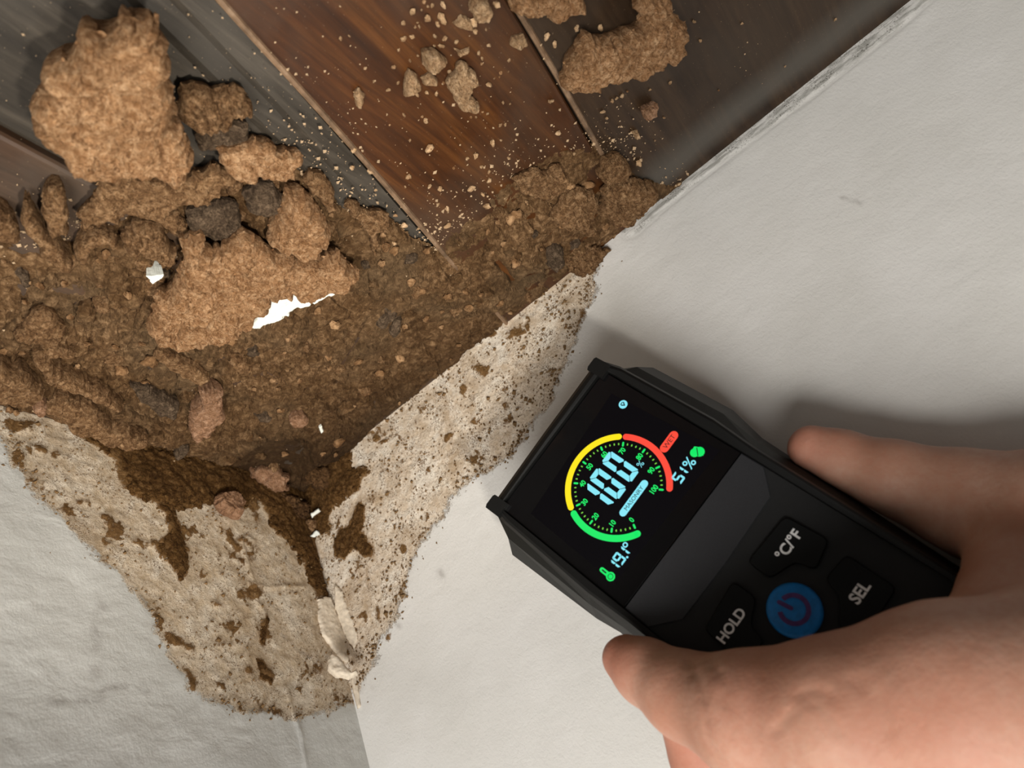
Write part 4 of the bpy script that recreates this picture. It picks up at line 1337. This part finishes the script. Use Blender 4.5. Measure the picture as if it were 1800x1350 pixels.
def text(name, s, x, y, h, mat, parent, z, rot=0.0, bold=0.0, label=None, wx=1.0):
    cu = bpy.data.curves.new(name, 'FONT')
    cu.body = s
    cu.size = 1.0
    cu.align_x = 'CENTER'
    cu.align_y = 'CENTER'
    cu.offset = bold
    cu.resolution_u = 4
    tmp = bpy.data.objects.new(name, cu)
    COL.objects.link(tmp)
    dg = bpy.context.evaluated_depsgraph_get()
    me = bpy.data.meshes.new_from_object(tmp.evaluated_get(dg))
    bpy.data.objects.remove(tmp)
    bpy.data.curves.remove(cu)
    vv = np.array([q.co[:] for q in me.vertices])
    lo, hi = vv.min(0), vv.max(0)
    k = h / (hi[1] - lo[1])
    vv = (vv - (lo + hi) / 2) * k
    c_, s_ = math.cos(rot), math.sin(rot)
    for q, p in zip(me.vertices, vv):
        px_, py_ = p[0] * wx, p[1]
        q.co = ((x + px_ * c_ - py_ * s_) * 0.001, (y + px_ * s_ + py_ * c_) * 0.001, z * 0.001)
    me.name = name
    me.materials.clear()
    o = link(name, me, mat, parent)
    if label:
        o['label'] = label
    return o


for k in range(11):
    t = math.radians(240 - 30 * k)
    text('gauge_number', str(k * 10), DC[0] + 11.0 * math.cos(t), DC[1] + 11.0 * math.sin(t), 1.75, G_GREEN, glass, ZG, bold=0.03, wx=0.85)

SEG = {'0': 'abcdef', '1': 'bc', '5': 'afgcd', '9': 'abcdfg'}


def digit(ch, x, y, w, h, t):
    """seven segment numeral, x,y its lower left corner"""
    g = t * 0.06
    m_ = y + h / 2
    X0, X1, Y0, Y1 = x, x + w, y, y + h
    P = {
        'a': [(X0 + g + t * .35, Y1), (X1 - g - t * .35, Y1), (X1 - g - t * .2, Y1 - t * .3), (X1 - t - g, Y1 - t), (X0 + t + g, Y1 - t), (X0 + g + t * .2, Y1 - t * .3)],
        'd': [(X0 + g + t * .35, Y0), (X1 - g - t * .35, Y0), (X1 - g - t * .2, Y0 + t * .3), (X1 - t - g, Y0 + t), (X0 + t + g, Y0 + t), (X0 + g + t * .2, Y0 + t * .3)],
        'f': [(X0, Y1 - g - t * .4), (X0 + t * .15, Y1 - g - t * .3), (X0 + t, Y1 - t - g), (X0 + t, m_ + t * .5 + g), (X0 + t * .3, m_ + g), (X0, m_ + g + .15 * t)],
        'e': [(X0, Y0 + g + t * .4), (X0 + t * .15, Y0 + g + t * .3), (X0 + t, Y0 + t + g), (X0 + t, m_ - t * .5 - g), (X0 + t * .3, m_ - g), (X0, m_ - g - .15 * t)],
        'b': [(X1, Y1 - g - t * .4), (X1 - t * .15, Y1 - g - t * .3), (X1 - t, Y1 - t - g), (X1 - t, m_ + t * .5 + g), (X1 - t * .3, m_ + g), (X1, m_ + g + .15 * t)],
        'c': [(X1, Y0 + g + t * .4), (X1 - t * .15, Y0 + g + t * .3), (X1 - t, Y0 + t + g), (X1 - t, m_ - t * .5 - g), (X1 - t * .3, m_ - g), (X1, m_ - g - .15 * t)],
        'g': [(X0 + t * .5, m_), (X0 + t, m_ + t * .5), (X1 - t, m_ + t * .5), (X1 - t * .5, m_), (X1 - t, m_ - t * .5), (X0 + t, m_ - t * .5)],
    }
    return [P[c_] for c_ in SEG[ch]]


flat('reading_digit', digit('1', -8.9, -28.7, 4.5, 11.5, 1.6), G_CYAN, label='lit numeral 1 of the reading 100%')
flat('reading_digit', digit('0', -3.3, -28.7, 4.6, 11.5, 1.6), G_CYAN)
flat('reading_digit', digit('0', 3.0, -28.7, 4.6, 11.5, 1.6), G_CYAN)
text('percent_sign', '%', 9.3, -27.6, 2.0, G_CYAN, glass, ZG, bold=0.0)
pill = flat('mode_pill', [capsule((-5.3, -32.2), (5.2, -32.2), 1.12)], G_CYAN)
text('pill_letters', 'MASONRY', 0, -32.2, 1.25, G_DARK, glass, ZG + 0.05, wx=1.0)
flat('wet_pill', [capsule((17.2, -30.7), (21.9, -30.7), 1.35)], G_RED)
text('pill_letters', 'WET', 19.6, -30.7, 1.45, G_DARK, glass, ZG + 0.05, wx=1.05)
flat('humidity_digit', digit('5', 10.9, -41.1, 2.5, 3.5, 0.62), G_CYAN)
flat('humidity_digit', digit('1', 12.7, -41.1, 2.5, 3.5, 0.62), G_CYAN)
text('percent_sign', '%', 17.5, -39.4, 3.4, G_CYAN, glass, ZG, bold=0.008)
flat('leaf_icon', [disc(21.9, -39.9, 1.5), disc(20.9, -38.9, 1.35), [(20.0, -38.0), (22.4, -37.7), (23.4, -40.0), (21.5, -41.5)]], G_GREEN)
flat('leaf_vein', [capsule((20.7, -40.2), (22.4, -38.6), 0.13)], G_DARK, None, ZG + 0.05)
for ch, x in (('1', -20.5), ('9', -17.7), ('1', -15.7)):
    flat('temperature_digit', digit(ch, x, -41.2, 2.4, 3.7, 0.60), G_CYAN)
flat('temperature_point', [disc(-14.8, -41.0, 0.35)], G_CYAN)
def annulus(x, y, ri, ro, n=12):
    return [[(x + r_ * math.cos(6.2832 * (k + e) / n), y + r_ * math.sin(6.2832 * (k + e) / n)) for r_, e in ((ri, 0), (ro, 0), (ro, 1), (ri, 1))] for k in range(n)]


flat('degree_ring', annulus(-12.35, -38.4, 0.42, 0.82), G_CYAN)
flat('thermometer_icon', [capsule((-22.0, -37.2), (-22.0, -40.2), 0.72), disc(-22.0, -40.4, 1.35)], G_GREEN)
flat('thermometer_core', [capsule((-22.0, -37.4), (-22.0, -38.6), 0.22)] + annulus(-22.0, -40.4, 0.68, 0.86), G_DARK, None, ZG + 0.05)
flat('status_icon', [disc(21.6, -11.6, 1.4, 20)], G_CYAN)
flat('status_mark', [capsule((21.1, -11.3), (21.6, -12.2), 0.17), capsule((21.6, -12.2), (22.2, -11.3), 0.17), capsule((21.2, -11.0), (22.0, -11.0), 0.14)], G_DARK, None, ZG + 0.05)

# grey panel, keypad, keys
UP = [(-26.4, -48.9), (28.0, -49.9), (28.1, -57), (22, -63.2), (0, -63.8), (-19, -63.2), (-26.4, -57)]
v, f = loft([ring(UP, -1.4), ring(UP, -0.25), ring(scl(UP, 0.99, (0, -56)), -0.1)])
dmesh('face_panel', v, f, PANEL, label='dark grey sloping panel under the display')
LP = [(-26.4, -57), (-19, -63.2), (0, -63.8), (22, -63.2), (28.1, -57), (28.2, -112), (24.5, -121.5), (1, -124), (-22, -121.5), (-26.4, -112)]
v, f = loft([ring(LP, -1.4), ring(LP, -0.6)])
dmesh('keypad', v, f, PANEL2)


def key(pts, label, mat=KEYM, zt=1.0):
    c_ = np.mean(pts, 0)
    # soften the corners
    q = []
    n = len(pts)
    for i in range(n):
        a, b, d = (np.array(pts[(i + k) % n], float) for k in (-1, 0, 1))
        for t in (0.0, 0.5, 1.0):
            p1 = b + (a - b) / np.linalg.norm(a - b) * 1.5
            p2 = b + (d - b) / np.linalg.norm(d - b) * 1.5
            q.append(tuple((1 - t) ** 2 * p1 + 2 * t * (1 - t) * b + t * t * p2))
    v, f = loft([ring(q, -0.7), ring(q, zt - 0.5), ring(scl(q, 0.96, c_), zt)])
    return dmesh('key', v, f, mat, None, label)


k1 = key([(3.6, -68.3), (19.6, -69.3), (20.6, -81.6), (12.2, -83.2), (10.9, -78.0), (3.4, -75.2)], 'black key marked °C/°F')
text('key_legend', '°C/°F', 13.6, -74.2, 3.1, LEGEND, k1, 1.05, bold=0.026)
k2 = key([(-2.6, -68.1), (-17.5, -69.3), (-18.6, -81.2), (-10.6, -83.2), (-9.4, -78.0), (-2.6, -75.2)], 'black key marked HOLD')
text('key_legend', 'HOLD', -12.3, -74.3, 2.75, LEGEND, k2, 1.05, bold=0.026)
k3 = key([(11.6, -86.0), (19.8, -86.8), (19.6, -100.4), (3.6, -100.9), (3.4, -94.6), (9.7, -91.3)], 'black key marked SEL')
text('key_legend', 'SEL', 13.5, -94.2, 3.0, LEGEND, k3, 1.05, bold=0.026)
key([(-10.2, -86.0), (-18.4, -86.8), (-18.2, -100.4), (-2.2, -100.9), (-2.0, -94.6), (-8.3, -91.3)], None)
v, f = loft([ring(disc(0.5, -84.4, r, 40), z) for r, z in ((6.9, -0.7), (6.9, 0.6), (6.6, 1.3), (6.0, 1.7), (0.5, 1.9))])
pb = dmesh('power_button', v, f, BLUE, None, 'round blue power button', True)
sym = []
for k in range(30):
    a, b = (math.radians(118 + 304 * q / 30 + 20) for q in (k, k + 1))
    sym.append([(0.5 + r * math.cos(t), -84.4 + r * math.sin(t)) for r, t in ((2.9, a), (4.1, a), (4.1, b), (2.9, b))])
sym.append(capsule((0.3, -83.7), (-0.2, -80.6), 0.55))
sv, sf = [], []
for p in sym:
    b = len(sv)
    sv += [(x, y, 2.05) for x, y in p]
    sf.append(tuple(range(b, b + len(p))))
dmesh('power_symbol', sv, sf, RINGM, pb, 'dull red power symbol')

# ------------------------------------------------------------------ the hand holding it


def skin_material():
    m = NT('skin')
    v = m.coords()
    n1 = m.noise(v, 0.040, 4, 0.55)
    n2 = m.noise(v, 0.50, 5, 0.65)
    c = m.ramp(n1, [(0.34, (0.44, 0.220, 0.145)), (0.5, (0.50, 0.275, 0.190)), (0.66, (0.55, 0.330, 0.240))])
    c = m.mix(m.ramp(n2, [(0.40, 0.30), (0.58, 0.0)]), c, (0.45, 0.19, 0.12))
    rd = m.att('red')
    c = m.mix(m.math('MULTIPLY', rd, 0.55), c, (0.50, 0.17, 0.11))
    m.color(c)
    w = m.vor(v, 0.9)
    b = m.bump(n2, 0.22, 0.0006)
    m.normal(m.bump(w, 0.10, 0.0004, b))
    m.setp(Roughness=0.55)
    m.b.inputs['Specular IOR Level'].default_value = 0.35
    m.b.inputs['Subsurface Weight'].default_value = 0.25
    m.b.inputs['Subsurface Radius'].default_value = (1.0, 0.35, 0.2)
    m.b.inputs['Subsurface Scale'].default_value = 0.0015
    return m.m


SKIN = skin_material()
# joints: photo position of the joint, its distance from the lens (mm), radius (mm)
CHAINS = [
    # thumb over the lower end of the meter
    [(1100, 1158, 204, 6.4), (1135, 1180, 198, 8.0), (1205, 1222, 186, 10.0), (1330, 1262, 170, 14.2), (1480, 1272, 158, 17.2), (1680, 1250, 150, 20.5), (1900, 1260, 146, 25)],
    # first finger along the right flank
    [(1427, 790, 222, 7.0), (1480, 808, 218, 8.0), (1570, 840, 211, 10.2), (1700, 884, 202, 14.0), (1860, 920, 188, 18.0), (2050, 980, 175, 22)],
    # web and back of the hand
    [(1800, 1000, 182, 13.0), (1810, 1150, 165, 17.0), (1900, 1260, 148, 25)],
    [(1900, 930, 185, 16), (2050, 1150, 160, 27), (1950, 1320, 148, 27)],
    [(2050, 980, 175, 24), (2250, 1250, 160, 30)],
    # middle, ring and little fingers folded behind the meter and under the thumb
    [(1208, 1255, 206, 8.2), (1245, 1330, 205, 10.0), (1360, 1440, 204, 10.5), (1600, 1440, 204, 11.5), (1850, 1250, 195, 16)],
    [(1330, 1480, 214, 8.4), (1410, 1550, 213, 9.6), (1650, 1550, 208, 11), (1880, 1340, 188, 17)],
    [(1480, 1630, 212, 7.2), (1550, 1670, 210, 8.5), (1740, 1640, 203, 10), (1930, 1400, 182, 17)],
    # wrist
    [(2050, 1150, 160, 27), (2350, 1500, 150, 27), (2700, 1900, 145, 28)],
]
prim = []
for ch in CHAINS:
    q = [(at_depth(x, y, d), r) for x, y, d, r in ch]
    prim.append([(a, b, ra, rb) for (a, ra), (b, rb) in zip(q[:-1], q[1:])])


def smin(a, b, k):
    h = np.clip(0.5 + 0.5 * (b - a) / k, 0, 1)
    return b * (1 - h) + a * h - k * h * (1 - h)


allp = np.array([p for c_ in prim for s_ in c_ for p in s_[:2]])
lo, hi = allp.min(0) - 34, allp.max(0) + 34
hs = 1.2
ax = [np.arange(lo[i], hi[i], hs) for i in range(3)]
shp = tuple(len(a) for a in ax)
GX = np.stack(np.meshgrid(*ax, indexing='ij'), -1).astype(np.float32)
sdf = np.full(shp, 60.0, np.float32)
for ci, c_ in enumerate(prim):
    part = np.full(shp, 60.0, np.float32)
    for a, b, ra, rb in c_:
        mx = max(ra, rb) + 16
        i0 = [max(0, int((min(a[i], b[i]) - mx - lo[i]) / hs)) for i in range(3)]
        i1 = [min(shp[i], int((max(a[i], b[i]) + mx - lo[i]) / hs) + 2) for i in range(3)]
        sl = tuple(slice(x, y) for x, y in zip(i0, i1))
        g = GX[sl]
        e = (b - a).astype(np.float32)
        t = np.clip(((g - a.astype(np.float32)) @ e) / float(e @ e), 0, 1)
        d = np.linalg.norm(g - a.astype(np.float32) - t[..., None] * e, axis=-1) - (ra + (rb - ra) * t)
        part[sl] = smin(part[sl], d.astype(np.float32), 3.0)
    sdf = smin(sdf, part, 4.5 if ci < 5 or ci == 8 else 2.2)


def surface_nets(s, lo, h):
    sg = s < 0
    nx, ny, nz = s.shape
    cnt = np.zeros((nx - 1, ny - 1, nz - 1), np.int8)
    acc = np.zeros((nx - 1, ny - 1, nz - 1, 3), np.float32)
    num = np.zeros((nx - 1, ny - 1, nz - 1), np.float32)
    cs = [(a, b, c_) for a in (0, 1) for b in (0, 1) for c_ in (0, 1)]

    def sub(x, c_): return x[c_[0]:nx - 1 + c_[0], c_[1]:ny - 1 + c_[1], c_[2]:nz - 1 + c_[2]]
    for i, p in enumerate(cs):
        for q in cs[i + 1:]:
            if sum(abs(a - b) for a, b in zip(p, q)) != 1:
                continue
            A, B = sub(s, p), sub(s, q)
            cr = sub(sg, p) != sub(sg, q)
            t = np.where(cr, A / np.where(cr, A - B, 1), 0)
            for k in range(3):
                acc[..., k] += np.where(cr, p[k] + t * (q[k] - p[k]), 0)
            num += cr
    m = num > 0
    idx = -np.ones(m.shape, int)
    idx[m] = np.arange(m.sum())
    cells = np.argwhere(m)
    v = (cells + acc[m] / num[m][:, None]) * h + lo
    f = []
    for k in range(3):
        a, b = [q for q in range(3) if q != k]
        sl0 = [slice(None)] * 3
        sl1 = [slice(None)] * 3
        sl0[k], sl1[k] = slice(0, -1), slice(1, None)
        cr = np.argwhere(sg[tuple(sl0)] != sg[tuple(sl1)])
        ok = (cr[:, a] > 0) & (cr[:, b] > 0) & (cr[:, a] < s.shape[a] - 1) & (cr[:, b] < s.shape[b] - 1) & (cr[:, k] < s.shape[k] - 1)
        cr = cr[ok]
        da, db = np.zeros(3, int), np.zeros(3, int)
        da[a], db[b] = 1, 1
        qd = np.stack([idx[tuple((cr - x).T)] for x in (0 * da, da, da + db, db)], 1)
        f.append(qd[(qd >= 0).all(1)])
    return v, np.concatenate(f)


# the flesh gives way where it is pressed against the meter
gd = ((GX.astype(np.float32) - CAM.astype(np.float32)) @ R.T.astype(np.float32) - DT.astype(np.float32)) @ DR.astype(np.float32)
gx, gy, gz = gd[..., 0], gd[..., 1], gd[..., 2]
zc = np.clip(-gz, -1.5, 29)
dev = np.maximum.reduce([gz - 1.75, -29.2 - gz, (gx - (31.9 + zc * 0.29 + np.clip((gy + 52) / 14, 0, 1) * zc * 0.18)) * 0.95, (-29.6 - zc * 0.28 - np.clip((gy + 52) / 14, 0, 1) * zc * 0.08 - gx) * 0.95, (-128.0 - zc * 0.30 - gy) * 0.95, gy - 6])
sdf = np.maximum(sdf, 0.35 - dev)
del gd, gx, gy, gz, zc, dev
hv, hf = surface_nets(sdf, lo, hs)
# relax the stair steps, then small folds over the thumb joint
nb_i = np.concatenate([hf[:, [0, 1]], hf[:, [1, 2]], hf[:, [2, 3]], hf[:, [3, 0]]])
nb_i = np.concatenate([nb_i, nb_i[:, ::-1]])
for it in range(4):
    s_ = np.zeros_like(hv)
    c_ = np.zeros(len(hv))
    np.add.at(s_, nb_i[:, 0], hv[nb_i[:, 1]])
    np.add.at(c_, nb_i[:, 0], 1)
    hv = hv * 0.5 + 0.5 * s_ / np.maximum(c_, 1)[:, None]
hme = mk('hand', W(hv), hf)
fix_normals(hme)
tip = [at_depth(1085, 1158, 200), at_depth(1400, 775, 220), at_depth(1240, 1310, 200), at_depth(1330, 1260, 160), at_depth(1640, 1290, 132)]
red = np.zeros(len(hv))
for p, r_, k in zip(tip, (11, 11, 26, 14, 16), (1, 0.9, 0.9, 0.45, 0.4)):
    red = np.maximum(red, k * np.exp(-(((hv - p) ** 2).sum(1)) / r_ ** 2))
attr(hme, 'red', red)
nrm = np.array([v_.normal[:] for v_ in hme.vertices])
nrm = np.stack([nrm[:, 1], nrm[:, 0], -nrm[:, 2]], 1)
dsp = 0.35 * fbm(hv * 0.09, 3, 61)
hc = (hv - CAM) @ R.T
hpx = np.stack([hc[:, 0] / -hc[:, 2] * F + CX, -hc[:, 1] / -hc[:, 2] * F + CY], 1)
for ln, w_, k in (([(1200, 1150), (1222, 1190), (1228, 1240)], 0.9, 0.45), ([(1238, 1150), (1262, 1185), (1268, 1235)], 0.9, 0.4), ([(1400, 1215), (1425, 1206), (1455, 1222)], 0.8, 0.4), ([(1345, 1290), (1375, 1262), (1392, 1240)], 0.8, 0.4),
                  ([(1228, 1262), (1236, 1305), (1262, 1345)], 0.9, 0.35), ([(1500, 1190), (1540, 1230), (1550, 1290)], 1.2, 0.3), ([(1420, 1225), (1450, 1250), (1470, 1290)], 0.9, 0.3)):
    d = np.full(len(hv), 1e9)
    ln = np.array(ln, float)
    for t in np.linspace(0, len(ln) - 1.001, 24):
        p = ln[int(t)] + (ln[int(t) + 1] - ln[int(t)]) * (t - int(t))
        c_ = np.linalg.norm(hpx - p, axis=1) < 12
        if c_.any():
            ids = np.nonzero(c_)[0]
            pt = hv[ids[np.argmax(hc[ids, 2])]]
            d = np.minimum(d, np.linalg.norm(hv - pt, axis=1))
    dsp -= k * np.exp(-(d / w_) ** 2)
for v_, p in zip(hme.vertices, W(hv + nrm * dsp[:, None])):
    v_.co = p
hme.update()
hand = link('hand', hme, SKIN)
tag(hand, 'bare right hand gripping the black meter between thumb and fingers', 'hand')
